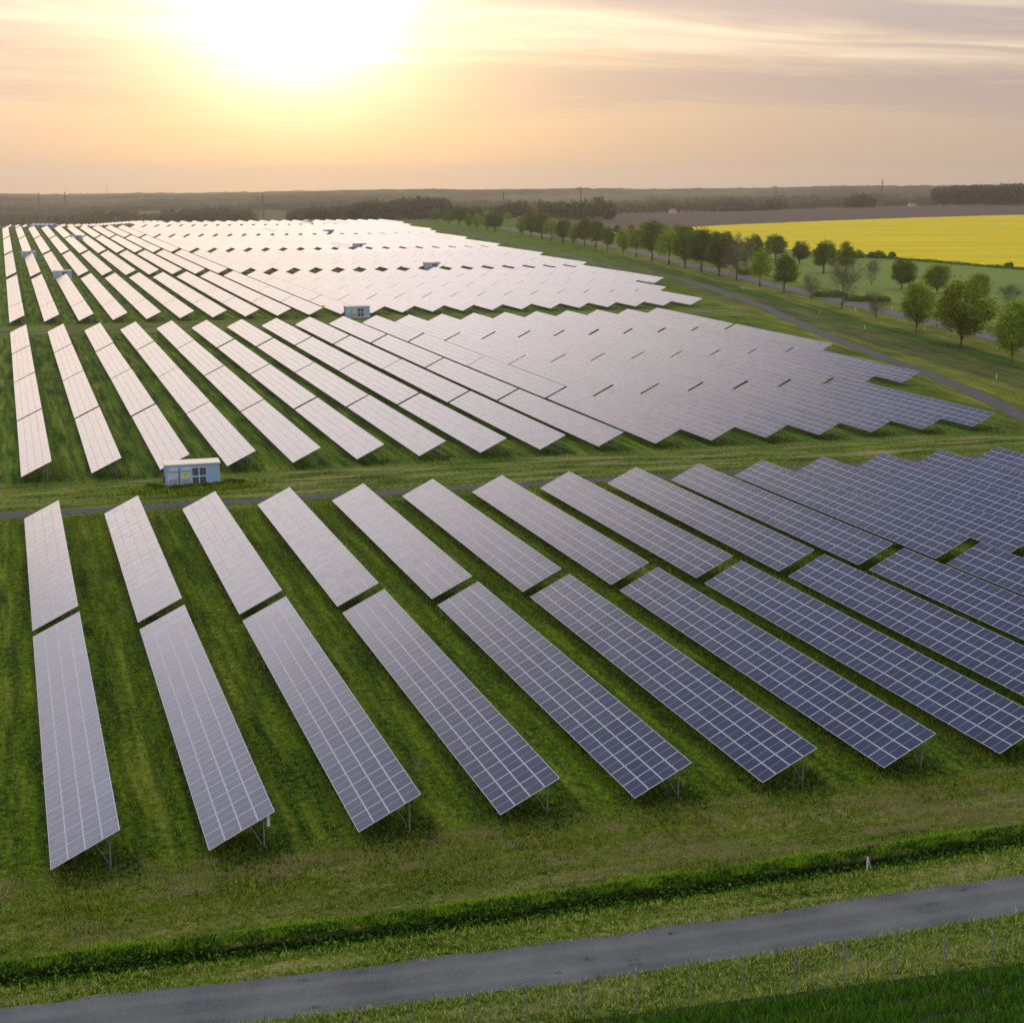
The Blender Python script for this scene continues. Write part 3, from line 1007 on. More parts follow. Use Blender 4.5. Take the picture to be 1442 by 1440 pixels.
x, y = at(234, 688.5)
cab = cabin((x, y, 0), 'pale blue cabin nearest the camera, with yellow warning shield and glazed doors', R(-1.5))
for (u, v, lab) in [(487, 447.5, 'blue cabin in the lane between second and third blocks, halfway across the field'),
                    (598, 380.5, 'blue cabin in the fourth block lane, most easterly of the far cabins'),
                    (498, 351.5, 'tiny dark cabin farther off, amid the middle of the shining tables'),
                    (456, 330.5, 'tiny dark cabin in the sixth block lane, before the crest'),
                    (428, 316.5, 'farthest dark speck of a cabin just below the crest'),
                    (75, 393.0, 'blue cabin behind the third row from left, beyond the third block'),
                    (30, 363.5, 'blue cabin beside the second row from left, beyond the fourth block'),
                    (99, 339.0, 'small blue cabin far off beside the sixth row from left')]:
    x, y = at(u, v)
    copy_tree(cab, (x, y, 0), lab)

# low barn beyond the left end of the crest
bx, by, _ = at_dist(43, 318, 1105)
bz = float(height(bx, by))
barn = empty('barn', (bx, by, bz - .3), 'long low slate blue barn with pale rooflights beyond the leftmost tables', 'barn', None, R(-18))
mb = MB()
mb.box(0, 17.5, 0, 9, 0, 2.6)
link('wall', mb.mesh('wall', [M['barn']]), barn)
mb = MB()
for s_ in (0, 1):
    ya, yb = (-.3, 4.5) if s_ == 0 else (9.3, 4.5)
    mb.face([(-.3, ya, 2.55), (17.8, ya, 2.55), (17.8, yb, 3.9), (-.3, yb, 3.9)])
    mb.face([(-.3, ya, 2.45), (17.8, ya, 2.45), (17.8, ya, 2.55), (-.3, ya, 2.55)])
mb.face([(-.3, -.3, 2.5), (-.3, 9.3, 2.5), (-.3, 4.5, 3.9)])
mb.face([(17.8, -.3, 2.5), (17.8, 9.3, 2.5), (17.8, 4.5, 3.9)])
roof = link('roof', mb.mesh('roof', [M['barn']]), barn)
mb = MB()
for i in range(5):
    xx = 1.2 + i * 3.4
    mb.face([(xx, .2, 2.76), (xx + 1.3, .2, 2.76), (xx + 1.3, 4.0, 3.83), (xx, 4.0, 3.83)])
link('rooflight', mb.mesh('rooflight', [M['rooflight']]), roof)


# ------------------------------------------------------------------ trees
def tree_meshes(kind, seed):
    rs = np.random.default_rng(seed)
    rd = random.Random(seed)
    wide = {'bright': .36, 'dark': .36, 'light': .33, 'grey': .46, 'bare': .5}[kind]
    zc, zr = (.57, .43) if kind in ('bright', 'dark', 'light') else (.56, .44)
    mb = MB()
    bend = [(rd.gauss(0, .008), rd.gauss(0, .008)) for _ in range(4)]
    th = .28 if kind != 'bare' else .18
    stems = 1 if kind in ('bright', 'light', 'grey') else (2 if kind == 'dark' else 5)
    tips = []
    for s_ in range(stems):
        sp_ = 0.0 if stems == 1 else .03 + .02 * (stems > 2)
        a0 = rd.uniform(0, 6.3) + s_ * 6.28 / stems
        bx_, by_ = math.cos(a0) * sp_ * .4, math.sin(a0) * sp_ * .4
        tx_, ty_ = math.cos(a0) * sp_ * (1.2 if stems < 3 else 5), math.sin(a0) * sp_ * (1.2 if stems < 3 else 5)
        r0 = .022 if stems < 3 else .010
        mb.tube([(bx_, by_, -.02), (bx_ * .8 + bend[0][0], by_ * .8 + bend[0][1], th * .5), (tx_ * .5 + bend[1][0], ty_ * .5 + bend[1][1], th), (tx_, ty_, .78)],
                [r0 * 1.25, r0, r0 * .85, r0 * .25], 7)
        nb = 9 if stems < 3 else 5
        for i in range(nb):
            z0 = rd.uniform(th * .85, .66)
            f = z0 / .78
            a = rd.uniform(0, 6.3)
            l = rd.uniform(.5, .95) * wide
            e = Vector((tx_ * f + math.cos(a) * l, ty_ * f + math.sin(a) * l, min(.95, z0 + l * rd.uniform(.5, 1.1))))
            s0 = Vector((tx_ * f, ty_ * f, z0))
            mid = s0.lerp(e, .5) + Vector((0, 0, -.02))
            mb.tube([s0, mid, e], [r0 * .5, r0 * .32, r0 * .1], 5)
            tips.append(e)
            if kind in ('bare', 'grey'):
                for q in range(5):
                    e2 = mid.lerp(e, rd.uniform(.2, 1)) + Vector((rd.gauss(0, .09), rd.gauss(0, .09), rd.uniform(.03, .15)))
                    mb.tube([mid.lerp(e, rd.uniform(0, .6)), e2], [r0 * .25, r0 * .08], 4)
                    tips.append(e2)
    trunk = mb.mesh('trunk', [M['bark']])
    # clumps of leaves through the crown
    nc = {'bright': 90, 'dark': 90, 'light': 70, 'grey': 76, 'bare': 76}[kind]
    per = {'bright': 105, 'dark': 105, 'light': 90, 'grey': 75, 'bare': 130}[kind]
    cs = []
    lob = [rs.uniform(.68, 1.12) for _ in range(9)]
    while len(cs) < nc:
        p = rs.normal(0, 1, 3)
        p /= np.linalg.norm(p)
        rad = rs.uniform(.25, 1) ** .45
        az = math.atan2(p[1], p[0])
        k = lob[int((az + math.pi) / (2 * math.pi) * 4.999) + (4 if p[2] > .25 else 0)] * (1.0 - .18 * max(0, p[2])) * (1.08 if p[2] < 0 else 1)
        cs.append((p[0] * wide * rad * k, p[1] * wide * rad * k, zc + p[2] * zr * rad * (.95 if p[2] > 0 else .8)))
    if kind in ('bare', 'grey'):
        cs = [tuple(t) for t in rd.sample(tips, min(len(tips), nc // 2))] + cs[:nc * 2 // 3]
    cs = np.array(cs)
    cr = rs.uniform(.05, .12, len(cs)) * (1.15 if kind != 'bare' else 1.5)
    P = (cs[:, None] + np.clip(rs.normal(0, .55, (len(cs), per, 3)), -1.0, 1.0) * cr[:, None, None]).reshape(-1, 3)
    size = np.full(len(P), .026 if kind in ('bright', 'dark', 'light') else (.016 if kind == 'grey' else .012))
    Vv, Ff = leaf_quads(P, size, .25)
    m = {'bright': 'leaf_bright', 'light': 'leaf_bright', 'dark': 'leaf_dark', 'grey': 'leaf_grey', 'bare': 'leaf_grey'}[kind]
    crown = np_mesh('crown', Vv, Ff, [M[m]])
    return trunk, crown


TREES = {k: [tree_meshes(k, 100 * i + j) for j in range(n)] for i, (k, n) in enumerate((('bright', 3), ('dark', 4), ('light', 2), ('grey', 2), ('bare', 2)))}
WID = {'bright': .80, 'dark': .80, 'light': .72, 'grey': .98, 'bare': 1.06}
DESC = {'bright': 'bright green round tree', 'dark': 'dark green bushy tree', 'light': 'pale green slim tree', 'grey': 'grey green thinly leaved tree', 'bare': 'bare brown spreading shrubby tree'}
NEAR = [(1424, 511, 82, 58, 'bright'), (1352, 488, 90, 84, 'bright'), (1290, 468, 70, 54, 'bright'), (1234, 450, 41, 33, 'bare'), (1184, 435, 59, 60, 'bare'),
        (1143, 422, 35, 29, 'bare'), (1104, 412, 54, 42, 'dark'), (1070, 404, 50, 34, 'light'), (1037, 395, 47, 45, 'grey'), (1013, 389, 51, 38, 'dark'),
        (988, 383, 53, 36, 'dark'), (965, 377, 51, 32, 'dark'), (942, 372.4, 44, 30, 'grey'), (918, 367, 49, 37, 'dark'), (896, 362.7, 37, 22, 'light'),
        (877, 358.6, 34, 20, 'bright'), (856, 354, 30, 17, 'dark'), (839, 350, 34, 24, 'dark'), (823, 347, 33, 24, 'dark'), (808, 345.7, 29, 17, 'light'),
        (793, 342.8, 31, 22, 'dark'), (777, 339, 29, 20, 'grey'), (763, 336.7, 30, 22, 'dark'), (748, 334, 31, 16, 'dark'), (735, 332, 23, 16, 'light'),
        (697, 325.4, 24, 21, 'dark'), (686, 325, 24, 17, 'light'), (671, 322, 18, 14, 'grey'), (660, 320.5, 17, 12, 'grey'), (647, 318.7, 25, 18, 'dark'),
        (632, 316, 16, 14, 'dark'), (613, 312, 16, 14, 'dark')]
NEAR = [(u, v, hp * (1.0 if v > 400 else 1.1), wp * (1.0 if v > 400 else 1.28), k if not (k == 'grey' and v < 380) else 'light') for (u, v, hp, wp, k) in NEAR]
FARS = [(1159.7, 385, 45, 42, 'dark'), (1191, 384, 43, 33, 'bright'), (1126, 372, 30, 27, 'dark'), (1092, 367, 36, 36, 'dark'), (1064, 365, 35, 28, 'dark'),
        (1036, 366, 35, 28, 'grey'), (1005, 358, 32, 22, 'dark'), (971, 349, 29, 19, 'dark'), (1270, 408, 42, 39, 'dark'), (1319, 413.6, 41, 41, 'bright'),
        (1376, 427, 41, 42, 'bright'), (1227, 401, 32, 27, 'bare'), (1421, 431, 27, 44, 'bare'), (938, 346, 30, 22, 'light'), (905, 340, 28, 20, 'light'),
        (888, 334, 18, 14, 'light'), (869, 331, 14, 13, 'dark'), (845, 332, 18, 16, 'light'), (820, 328, 15, 15, 'dark'), (955, 352, 34, 30, 'light'), (988, 360, 36, 28, 'bright'), (1022, 369, 40, 32, 'dark'), (1050, 374, 36, 28, 'light'),
        (922, 344, 30, 22, 'dark'), (795, 324, 14, 14, 'light'), (773, 320, 13, 13, 'light'), (740, 316, 14, 16, 'dark'), (715, 313, 13, 15, 'light'), (690, 310, 14, 16, 'dark')]


def plant(u, v, hp, wp, kind, label, cat, group, name='roadside_tree'):
    x, y = at(u, v)
    d = px((x, y, 0))[2]
    h = hp / F_PX * d / math.cos(R(10))
    wd = wp / F_PX * d
    tr, cr = random.choice(TREES[kind])
    e = empty(name, (x, y, 0), label, cat, group, random.uniform(0, 6.28))
    sx = wd / WID[kind]
    e.scale = (sx * random.uniform(.92, 1.1), sx * random.uniform(.85, 1.1), h * random.uniform(.96, 1.06))
    link('trunk', tr, e)
    link('crown', cr, e)
    return e


for i, (u, v, hp, wp, k) in enumerate(NEAR):
    plant(u, v, hp, wp, k, f'{DESC[k]} field side of the highway, {ORD[i]} from the camera', 'tree', 'trees along the highway')
order = sorted(range(len(FARS)), key=lambda i: -FARS[i][1])
for n_, i in enumerate(order):
    u, v, hp, wp, k = FARS[i]
    plant(u, v, hp, wp, k, f'{DESC[k]} rapeseed side of the highway, {ORD[n_]} from the camera', 'tree', 'trees along the highway')


def patchy(P, s, seed):
    a = np.sin(P[:, 0] * s + seed) + np.sin(P[:, 1] * s * 1.3 + seed * 2.1) + np.sin((P[:, 0] + P[:, 1]) * s * .7 + seed) + np.sin((P[:, 0] * .6 - P[:, 1]) * s * 2.1)
    return (a + 4) / 8


def leaf_heap(name, label, cat, P, size, m, group=None, kind=None, flat=.3):
    Vv, Ff = leaf_quads(P, size, flat)
    return tag(link(name, np_mesh(name, Vv, Ff, [m])), label, cat, group, kind)


def bush_pts(cx_, cy_, rx, ry, h, n):
    p = rng.normal(0, 1, (n, 3))
    p /= np.linalg.norm(p, axis=1)[:, None]
    p *= (rng.uniform(.3, 1, n) ** .5)[:, None]
    p[:, 2] = np.abs(p[:, 2])
    return np.stack([cx_ + p[:, 0] * rx, cy_ + p[:, 1] * ry, p[:, 2] * h], 1)


def bush_row(u0, u1, v, h, nb, depth=4):
    Ps = []
    for i in range(nb):
        u = u0 + (u1 - u0) * (i + .5) / nb
        x, y = at(u, v)
        rr = abs(u1 - u0) / nb / F_PX * y * 1.0
        x, y = x + random.uniform(-.4, .4) * rr, y + random.uniform(-1, 1) * depth * .6
        f_ = random.uniform(.45, 1.1)
        Ps.append(bush_pts(x, y, rr * random.uniform(.6, 1.0), depth * random.uniform(.6, 1), h * f_, 520))
    return np.concatenate(Ps)


P = bush_row(1209, 1257, 363.5, 3.6, 5)
leaf_heap('thicket', 'dark green rounded thicket at the edge of the rapeseed field', 'bush', P, np.full(len(P), .55), M['leaf_dark'])
P = bush_row(1414, 1426, 376, 2.6, 2, 2)
leaf_heap('thicket', 'small dark bush standing in the rapeseed margin', 'bush', P, np.full(len(P), .4), M['leaf_dark'])
for (u0, u1, v, h, nb, lab) in [(1150, 1190, 418, 2.2, 5, 'low green scrub on the highway bank behind the bare trees'), (1195, 1250, 424, 2.0, 6, 'long low scrub beside the highway near the bare shrub'),
                                (1040, 1075, 386, 2.4, 4, 'low scrub between roadside trees before the cereal field')]:
    P = bush_row(u0, u1, v, h, nb, 3)
    leaf_heap('scrub', lab, 'scrub', P, np.full(len(P), .4), M['leaf_dark'])


pl = np.array([at(u, v) for u, v in ((1500, 385.5), (1441, 380), (1255, 364.6), (1190, 359))])
tt = rng.uniform(0, 1, 7000) * 2.9999
ii = tt.astype(int)
fr_ = (tt - ii)[:, None]
q = pl[ii] * (1 - fr_) + pl[ii + 1] * fr_ + rng.normal(0, .6, (7000, 2))
P = np.concatenate([q, (rng.uniform(0, 1.3, 7000) * (.35 + .65 * patchy(q, .22, 3)))[:, None]], 1)
leaf_heap('field_margin', 'dark green growth along the near edge of the rapeseed', 'weeds', P, np.full(len(P), .5), M['leaf_dark'], None, 'stuff')


def house(u, v, wd, lab):
    x, y = at(u, v)
    z = float(height(x, y))
    e = empty('house', (x, y, z), lab, 'house', None, R(random.uniform(-30, 10)))
    e.scale = (.62, .62, .62)
    mb = MB()
    mb.box(0, wd, 0, 8, -1, 4)
    for s_ in (0, wd):
        mb.face([(s_, 0, 4), (s_, 8, 4), (s_, 4, 7)])
    for i in range(3):
        mb.box(wd * (.18 + .28 * i), wd * (.18 + .28 * i) + 1.2, -.03, 0, 1.2, 2.6, 1)
    link('wall', mb.mesh('wall', [M['concrete'], M['pane']]), e)
    mb = MB()
    for s_ in (0, 1):
        ya = -.5 if s_ == 0 else 8.5
        mb.face([(-.4, ya, 3.9), (wd + .4, ya, 3.9), (wd + .4, 4, 7.3), (-.4, 4, 7.3)])
    link('roof', mb.mesh('roof', [M['rust']]), e)


house(944, 294.0, 11, 'small white house among the pale trees behind the ploughed field')
house(1281, 289.3, 12, 'small white house near the tall pylon')
house(1010, 291.6, 9, 'tiny white house left of the dark green clump')


# far woods, each belt read as one mass
def wood(u0, u1, vtop, dist, m, label, n=30, rows=2, hmin=.75):
    Ps, S = [], []
    for i in range(n):
        for r_ in range(rows):
            u = u0 + (u1 - u0) * (i + random.random()) / n
            dd = dist + r_ * 14 + random.uniform(-6, 6)
            vt = np.interp(u, *zip(*vtop)) if isinstance(vtop, list) else vtop
            x, y, zt = at_dist(u, vt, dd)
            zb = float(height(x, y)) - .5
            H = max(3.0, (zt - zb) * random.uniform(hmin, 1.04))
            rw = max(H * .33, abs(u1 - u0) / n / F_PX * dd * .8)
            k = 120
            p = rng.normal(0, 1, (k, 3))
            p /= np.linalg.norm(p, axis=1)[:, None]
            p *= (rng.uniform(.2, 1, k) ** .5)[:, None]
            Ps.append(np.stack([x + p[:, 0] * rw, y + p[:, 1] * rw, zb + H * (.52 + p[:, 2] * .48)], 1))
            S.append(np.full(k, max(H, 8) * .11))
    leaf_heap('woodland', label, 'woodland', np.concatenate(Ps), np.concatenate(S), M[m], None, 'stuff')


wood(757, 866, [(757, 284), (800, 281), (830, 280), (845, 277), (866, 285)], 1180, 'wood', 'dark belt of conifers at the edge of the ploughed field', 26)
wood(640, 752, [(640, 288), (690, 290), (735, 281), (752, 290)], 1250, 'wood', 'dark trees beyond the far end of the highway', 24)
wood(478, 640, [(478, 290), (520, 282), (560, 279), (600, 276), (630, 279), (640, 290)], 1420, 'wood', 'dense rounded wood beyond the far field corner', 44, 3)
wood(405, 480, [(405, 296), (430, 290), (480, 289)], 1380, 'wood', 'lower dark trees left of the rounded wood', 20)
wood(225, 360, [(225, 296), (270, 292), (330, 290), (352, 291), (360, 300)], 1650, 'wood', 'hazy dark grove beyond the middle of the crest', 30)
wood(60, 225, [(60, 302), (110, 298), (165, 293), (180, 293), (200, 300), (225, 297)], 1900, 'wood', 'hazy trees below the hills at the far left', 30)
wood(-30, 60, [(-30, 299), (60, 301)], 1950, 'wood', 'dim trees at the left end of the skyline', 14)
wood(866, 1075, [(866, 286), (900, 284), (940, 281), (985, 283), (1030, 277), (1075, 283)], 1620, 'wood_lite', 'pale budding trees along the far edge of the ploughed field', 44)
wood(1072, 1108, [(1072, 286), (1090, 276), (1108, 284)], 1560, 'wood', 'dark green clump beside the pale budding trees', 10)
wood(1105, 1190, [(1105, 288), (1150, 281), (1170, 279), (1190, 284)], 1750, 'wood_lite', 'thin brownish trees between two dark clumps', 16)
wood(1190, 1233, [(1190, 279), (1205, 273), (1225, 271), (1233, 278)], 1580, 'wood', 'isolated dark clump beside the tall pylon', 12)
wood(1235, 1320, [(1235, 283), (1270, 280), (1320, 284)], 1850, 'wood_lite', 'low pale scrubby trees behind the pylon', 16)
wood(1318, 1480, [(1318, 263), (1360, 261), (1400, 260), (1480, 256)], 1720, 'wood', 'tall dark forest edge at the right end of the skyline', 46, 3, .9)
wood(1000, 1080, 291.5, 1560, 'wood', 'thin dark hedge along the far side of the ploughed field', 30, 1)


wood(300, 765, [(300, 287), (400, 283), (520, 280), (640, 282), (765, 279)], 2550, 'wood', 'hazy wooded slope halfway up the hill behind the crest', 90, 2)
wood(850, 1330, [(850, 280), (960, 277), (1100, 274), (1200, 272), (1330, 273)], 2600, 'wood', 'hazy wooded slope below the skyline beyond the ploughed field', 90, 2)
wood(-40, 300, [(-40, 291), (80, 290), (200, 288), (300, 288)], 2600, 'wood', 'hazy wooded slope below the hill at the far left', 60, 2)


# lattice pylons and masts
def pylon(u, vb, vt, dist, label, arms=True, wd=3.0):
    x, y, zt = at_dist(u, vt, dist)
    zb = float(height(x, y)) - .5
    H = zt - zb
    e = empty('pylon', (x, y, zb), label, 'pylon', 'power pylons and masts on the skyline', random.uniform(-.4, .4))
    mb = MB()
    for sx in (-1, 1):
        for sy in (-1, 1):
            mb.bar((sx * wd / 2, sy * wd / 2, 0), (sx * .25, sy * .25, H), .24)
    nb = 9
    for i in range(nb):
        f0, f1 = i / nb, (i + 1) / nb
        a, b_ = wd / 2 * (1 - f0) + .25 * f0, wd / 2 * (1 - f1) + .25 * f1
        for s_ in (-1, 1):
            mb.bar((-a, s_ * a, f0 * H), (b_, s_ * b_, f1 * H), .13)
            mb.bar((s_ * a, -a, f0 * H), (s_ * b_, b_, f1 * H), .13)
    link('tower', mb.mesh('tower', [M['mast']]), e)
    if arms:
        for f, l in ((.74, 3.4), (.86, 2.8)):
            m2 = MB()
            m2.bar((-l, 0, H * f), (l, 0, H * f), .22)
            m2.bar((-l, 0, H * f), (0, 0, H * f + 1.3), .14)
            m2.bar((l, 0, H * f), (0, 0, H * f + 1.3), .14)
            link('crossarm', m2.mesh('crossarm', [M['mast']]), e)


pylon(1243, 290, 252, 1600, 'tall pylon standing alone beyond the ploughed field near the dark clump')
pylon(1093, 296, 266, 1560, 'thin mast rising from the dark green clump', False, 1.6)
pylon(818, 300, 263, 1330, 'slender mast standing over the dark conifer belt', False, 1.8)
pylon(709, 300, 270, 1500, 'slender mast beyond the far end of the highway', False, 1.8)
pylon(54, 308, 271, 1900, 'leftmost thin mast on the skyline', False, 2.0)
pylon(91, 310, 270, 1880, 'lattice pylon near the left end of the skyline')
pylon(150, 283, 261, 4000, 'faint tall mast on the left hill', False, 3.5)
pylon(363, 306, 278, 1500, 'shorter of the twin pylons behind the crest', False, 2.2)
pylon(370, 306, 273, 1520, 'taller of the twin pylons behind the crest', True, 2.2)

# yellow marker sign and small posts
x, y = at(455.5, 442)
e = empty('marker_sign', (x, y, 0), 'small yellow plate on a post beside a cabin', 'sign')
mb = MB()
mb.box(-.05, .05, -.05, .05, -.2, 2.0)
link('post', mb.mesh('post', [M['steel']]), e)
mb = MB()
mb.box(-.45, .45, -.09, -.05, 1.5, 2.2)
link('plate', mb.mesh('plate', [M['yellow']]), e)
x, y = at(1221, 1222)
e = empty('marker_post', (x, y, 0), 'white braced post at the edge of the ditch', 'post')
mb = MB()
mb.box(-.035, .035, -.035, .035, -.4, .66)
link('post', mb.mesh('post', [M['concrete']]), e)
mb = MB()
mb.bar((.03, 0, .60), (.28, .1, -.1), .04)
link('brace', mb.mesh('brace', [M['concrete']]), e)
for i, (u, v, q) in enumerate([(1403, 533, 'on the grass verge nearest the camera'), (1217.6, 463, 'on the grass verge opposite the bare trees'), (1154, 442, 'on the grass verge beside the long curve of the track'),
                               (1046, 407, 'farther along the grass verge'), (1302, 465, 'at the highway edge by the third tree'),
                               (1256, 436, 'at the far edge of the highway'), (1204.7, 437, 'at the highway edge by the large bare tree')]):
    x, y = at(u, v)
    mb = MB()
    mb.box(-.06, .06, -.05, .05, -.2, .75)
    mb.box(-.064, .064, -.054, .054, .52, .62, 1)
    mb.face([(-.06, -.05, .75), (.06, -.05, .75), (.06, .05, .82), (-.06, .05, .82)])
    tag(link('verge_post', mb.mesh('verge_post', [M['white'], M['black']]), None, (x, y, 0)), f'small white post {q}', 'post', 'white posts along the verge')

# ------------------------------------------------------------------ wire fence in front
FP = [(565, 1492), (655, 1465), (742, 1440), (822, 1434), (898, 1428), (973, 1417), (1047, 1408), (1120, 1399), (1191, 1385), (1259, 1372), (1328, 1366), (1396, 1357), (1466, 1346), (1540, 1338)]
fx0, fy0 = at(742, 1442)
fx1, fy1 = at(1396, 1357)
fd = Vector((fx1 - fx0, fy1 - fy0, 0)).normalized()
step = Vector((fx1 - fx0, fy1 - fy0, 0)).length / 9
fence = empty('wire_fence', (fx0, fy0, 0), 'thin grey wire mesh fence between gravel road and dark crop', 'fence')
HF = 1.95
posts = range(-4, 13)
for i in posts:
    p = fd * (step * i)
    mb = MB()
    mb.tube([(p.x, p.y, -.3), (p.x, p.y, HF + .05)], [.03, .03], 8)
    o = link('fence_post', mb.mesh('fence_post', [M['steel']]), fence)
    if i == 5:
        b_ = MB()
        b_.tube([(p.x, p.y, HF * .8), (p.x + fd.x * 1.5, p.y + fd.y * 1.5, -.1)], [.022, .022], 6)
        link('brace', b_.mesh('brace', [M['steel']]), fence)
mb = MB()
a0, a1 = fd * (step * posts[0]), fd * (step * posts[-1])
for z in np.linspace(.05, HF, 9):
    mb.bar((a0.x, a0.y, z), (a1.x, a1.y, z), .004 if .1 < z < HF - .05 else .008)
Lf = (a1 - a0).length
for i in range(int(Lf / .25)):
    p = a0 + fd * (i * .25)
    mb.bar((p.x, p.y, .05), (p.x, p.y, HF), .003)
link('wire_mesh', mb.mesh('wire_mesh', [M['steel']]), fence)


# ------------------------------------------------------------------ grass, weeds and crop as loose ground cover
def scatter(n, xr, yr):
    return np.stack([rng.uniform(*xr, n), rng.uniform(*yr, n)], 1)


def grass_obj(name, label, P2, h, wd, n, m, cat='grass', z=None):
    P3 = np.concatenate([P2, np.zeros((len(P2), 1)) if z is None else z[:, None]], 1)
    Vv, Ff = blades(P3, h, wd, n)
    tag(link(name, np_mesh(name, Vv, Ff, [m])), label, cat, None, 'stuff')


def to_xy(P):
    """x, distance across the front road -> world"""
    return np.stack([P[:, 0], P[:, 1] - .0855 * P[:, 0]], 1)


# meadow between ditch and tables
P = scatter(150000, (-6, 64), (65.3, 76))
P = P[P[:, 1] > lip(P[:, 0]) + 2.1]
P = P[rng.uniform(0, 1, len(P)) < (patchy(P, .9, 1) * .6 + patchy(P, 3.7, 6) ** 2 * 1.2)]
grass_obj('meadow_grass', 'short patchy meadow grass between the ditch and the tables', to_xy(P), rng.uniform(.04, .13, len(P)), np.full(len(P), .05), 3, M['straw'])
# low straw left lying in patches on the meadow
Ps = []
for i in range(120):
    cx0, cy0 = rng.uniform(-4, 62), rng.uniform(67.5, 75.5)
    if rng.uniform() > .35 + cx0 / 60:
        continue
    n = int(rng.uniform(200, 900))
    q = rng.normal(0, 1, (n, 2)) * np.array([rng.uniform(.6, 2.6), rng.uniform(.2, .55)]) * .7
    Ps.append(q + np.array([cx0, max(cy0, float(lip(cx0)) + 2.8)]))
P = np.concatenate(Ps)
grass_obj('straw_patches', 'pale dry straw patches lying on the meadow grass', to_xy(P), rng.uniform(.02, .07, len(P)), np.full(len(P), .07), 4, M['dry'])
# verges of the front road
road_c = lambda x: np.interp(x, [-60, -2.5, 10, 21.3, 34, 47.5, 75, 120], [65.6, 60.9, 59.5, 58.3, 57.5, 56.95, 55.6, 53.5]) + .0855 * x
P = scatter(110000, (-6, 64), (51.0, 66.5))
off = P[:, 1] - road_c(P[:, 0])
q_ = P[:, 1] - lip(P[:, 0])
edge_ = np.exp(-((np.abs(off) - 2.05) / .22) ** 2) + np.exp(-((q_ + .05) / .16) ** 2) * 1.4
P = P[(np.abs(off) > 1.75 + rng.normal(0, .12, len(P))) & (q_ < .12) & ((P[:, 0] - fx0) * fd.y - (P[:, 1] - .0855 * P[:, 0] - fy0) * fd.x < .35) & (rng.uniform(0, 1, len(P)) < .12 + .75 * patchy(P, 1.1, 4) ** 1.5 + edge_)]
e_ = P[:, 1] - lip(P[:, 0]) > -.4
grass_obj('verge_grass', 'tufted grass on both verges of the gravel road', to_xy(P), np.where(e_, rng.uniform(.15, .34, len(P)), np.where(P[:, 1] < road_c(P[:, 0]), rng.uniform(.10, .32, len(P)), rng.uniform(.06, .20, len(P)))), np.full(len(P), .06), 3, M['straw'])
# a few tufts on the gravel itself
P = scatter(14, (0, 60), (-1.4, 1.4))
P[:, 1] += road_c(P[:, 0]) - .0855 * P[:, 0]
P = np.repeat(P, 24, 0) + rng.normal(0, .12, (14 * 24, 2)) * np.array([1.6, .6])
grass_obj('gravel_weeds', 'small green tufts growing through the gravel road', P, rng.uniform(.04, .10, len(P)), np.full(len(P), .05), 3, M['weeds'], 'weeds')
# lush growth on the walls of the ditch
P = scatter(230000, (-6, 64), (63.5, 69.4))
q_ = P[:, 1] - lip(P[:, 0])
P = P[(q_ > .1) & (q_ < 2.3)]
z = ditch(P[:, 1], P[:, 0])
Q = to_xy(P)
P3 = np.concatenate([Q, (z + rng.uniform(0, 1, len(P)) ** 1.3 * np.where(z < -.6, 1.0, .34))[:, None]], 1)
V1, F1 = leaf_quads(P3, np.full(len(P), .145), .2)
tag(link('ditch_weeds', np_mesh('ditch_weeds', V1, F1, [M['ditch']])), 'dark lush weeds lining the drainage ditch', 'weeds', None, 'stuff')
P = scatter(60000, (-6, 64), (64.9, 69.4))
q_ = P[:, 1] - lip(P[:, 0])
P = P[(q_ > 2.02 + .12 * np.sin(P[:, 0] * 2.3)) & (q_ < 2.5 + .3 * np.sin(P[:, 0] * .7))]
grass_obj('ditch_fringe_grass', 'bright tall grass fringe along the ditch lip', to_xy(P), rng.uniform(.20, .50, len(P)), np.full(len(P), .07), 4, M['fringe'])
# aisles between the tables
P = scatter(420000, (-9, 150), (68, 163))
u_, v_, d_ = [np.array(a) for a in zip(*[(0, 0, 0)])] if False else (None, None, None)
D = np.concatenate([P, np.zeros((len(P), 1))], 1) - np.array([0, 0, CAM_H])
dep = D @ _f
uu = 721 + F_PX * (D @ _r) / dep
P = P[(uu > -30) & (uu < 1475)]
P = P[np.abs(P[:, 1] - np.interp(P[:, 0], [-80, 0, 31, 124, 150], [165.2, 164.2, 162.6, 157.6, 155.8])) > 1.35]
frac = ((P[:, 0] - X0) / PITCH_ROW) % 1.0
under = frac < .46
keep = rng.uniform(0, 1, len(P)) < np.where(under, .55, patchy(P, .8, 2) * .35 + patchy(P, 3.1, 5) ** 2 * 1.1)
P, under = P[keep], under[keep]
grass_obj('aisle_grass', 'green grass in the aisles of the front block', P, np.where(under, rng.uniform(.12, .38, len(P)), rng.uniform(.05, .20, len(P))), np.full(len(P), .085), 3, M['blades'])
# leafy weeds under the near ends of the tables
Ps = []
for c in cand:
    _, b, k, r, x, y, ln = c
    if b <= 2 and (k == 0 or b == 1):
        n = 900 if b == 1 else 300
        q = np.stack([x + rng.uniform(.5, 4.6, n), y + rng.normal(.9, 1.1, n), np.zeros(n)], 1)
        q[:, 2] = rng.uniform(0, .62, n) * np.clip((q[:, 0] - x) / 3.2, .25, 1) * (.4 + .6 * patchy(q[:, :2], 2.3, r))
        Ps.append(q)
P = np.concatenate(Ps)
Vv, Ff = leaf_quads(P, np.full(len(P), .17), .3)
tag(link('table_weeds', np_mesh('table_weeds', Vv, Ff, [M['weeds']])), 'dark leafy weeds under the ends of the tables', 'weeds', None, 'stuff')
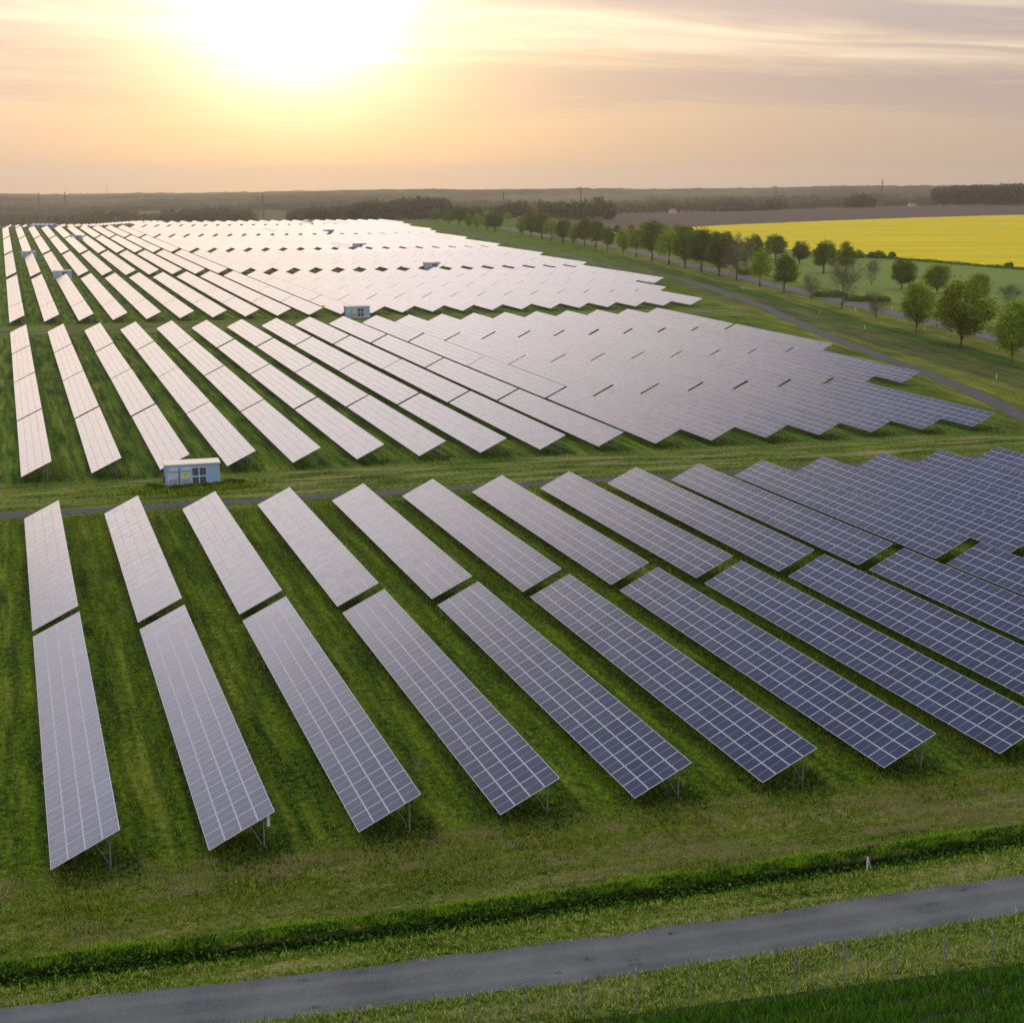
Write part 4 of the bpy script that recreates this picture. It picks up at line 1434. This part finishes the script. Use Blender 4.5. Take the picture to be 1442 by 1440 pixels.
# tall grass round the near cabin
xc_, yc_ = at(234, 688.5)
n = 9000
P = np.stack([xc_ + 3.2 + rng.normal(0, 3.1, n), yc_ + rng.normal(-.5, 1.0, n)], 1)
P = P[rng.uniform(0, 1, n) < .25 + patchy(P, 1.2, 3)]
P = P[~((P[:, 0] > xc_ - .3) & (P[:, 0] < xc_ + 6.6) & (P[:, 1] > yc_ - .25) & (P[:, 1] < yc_ + 2.7))]
grass_obj('cabin_grass', 'tall green grass around the near blue cabin', P, rng.uniform(.2, .7, len(P)), np.full(len(P), .11), 3, M['blades'])
q = np.concatenate([bush_pts(xc_ + a, yc_ + b, 1.3, .7, .7, 500) for a, b in ((-1.6, .4), (-.8, -.9), (1.0, -1.2), (2.6, -1.0), (4.4, -1.2), (6.0, -.9), (7.6, .2), (8.4, -.4))])
leaf_heap('cabin_weeds', 'low green scrub round the foot of the near blue cabin', 'weeds', q, np.full(len(q), .2), M['weeds'], None, 'stuff')
# dark crop beyond the fence
rows_ = []
for i in range(16):
    o = -1.25 - i * 1.55
    t_ = rng.uniform(-8, 45, 5200)
    rows_.append(np.stack([fx0 + fd.x * t_ - (-fd.y) * 0 + fd.y * (-o) * 0 + (fd.y) * (-o) + rng.normal(0, .40, 5200), fy0 + fd.y * t_ + (-fd.x) * (-o) + rng.normal(0, .40, 5200)], 1))
P = np.concatenate(rows_)
nrm = Vector((fd.y, -fd.x, 0))
mb = MB()
b0, b1 = Vector((fx0, fy0, .02)) - fd * 40 + nrm * .25, Vector((fx0, fy0, .02)) + fd * 90 + nrm * .25
mb.face([b0 + nrm * 45, b1 + nrm * 45, b1, b0])
tag(link('crop_soil', mb.mesh('crop_soil', [M['crop_soil']])), kind='structure')
grass_obj('young_crop', 'dark green cereal crop in drilled rows beyond the fence', P, rng.uniform(.20, .46, len(P)), np.full(len(P), .07), 4, M['crop'], 'crop')

# ------------------------------------------------------------------ evening haze
hb = MB()
hb.box(-5600, 7600, -3400, 8800, -95, 62)
hm = bpy.data.materials.new('evening_haze')
hm.use_nodes = True
ht = NT(hm.node_tree)
vol = ht.n('ShaderNodeVolumePrincipled', {'Color': (0.98, 0.88, 0.74), 'Density': 0.000095, 'Anisotropy': 0.65})
ht.n('ShaderNodeOutputMaterial', {'Volume': vol})
tag(link('haze', hb.mesh('haze', [hm])), None, None, None, 'stuff')
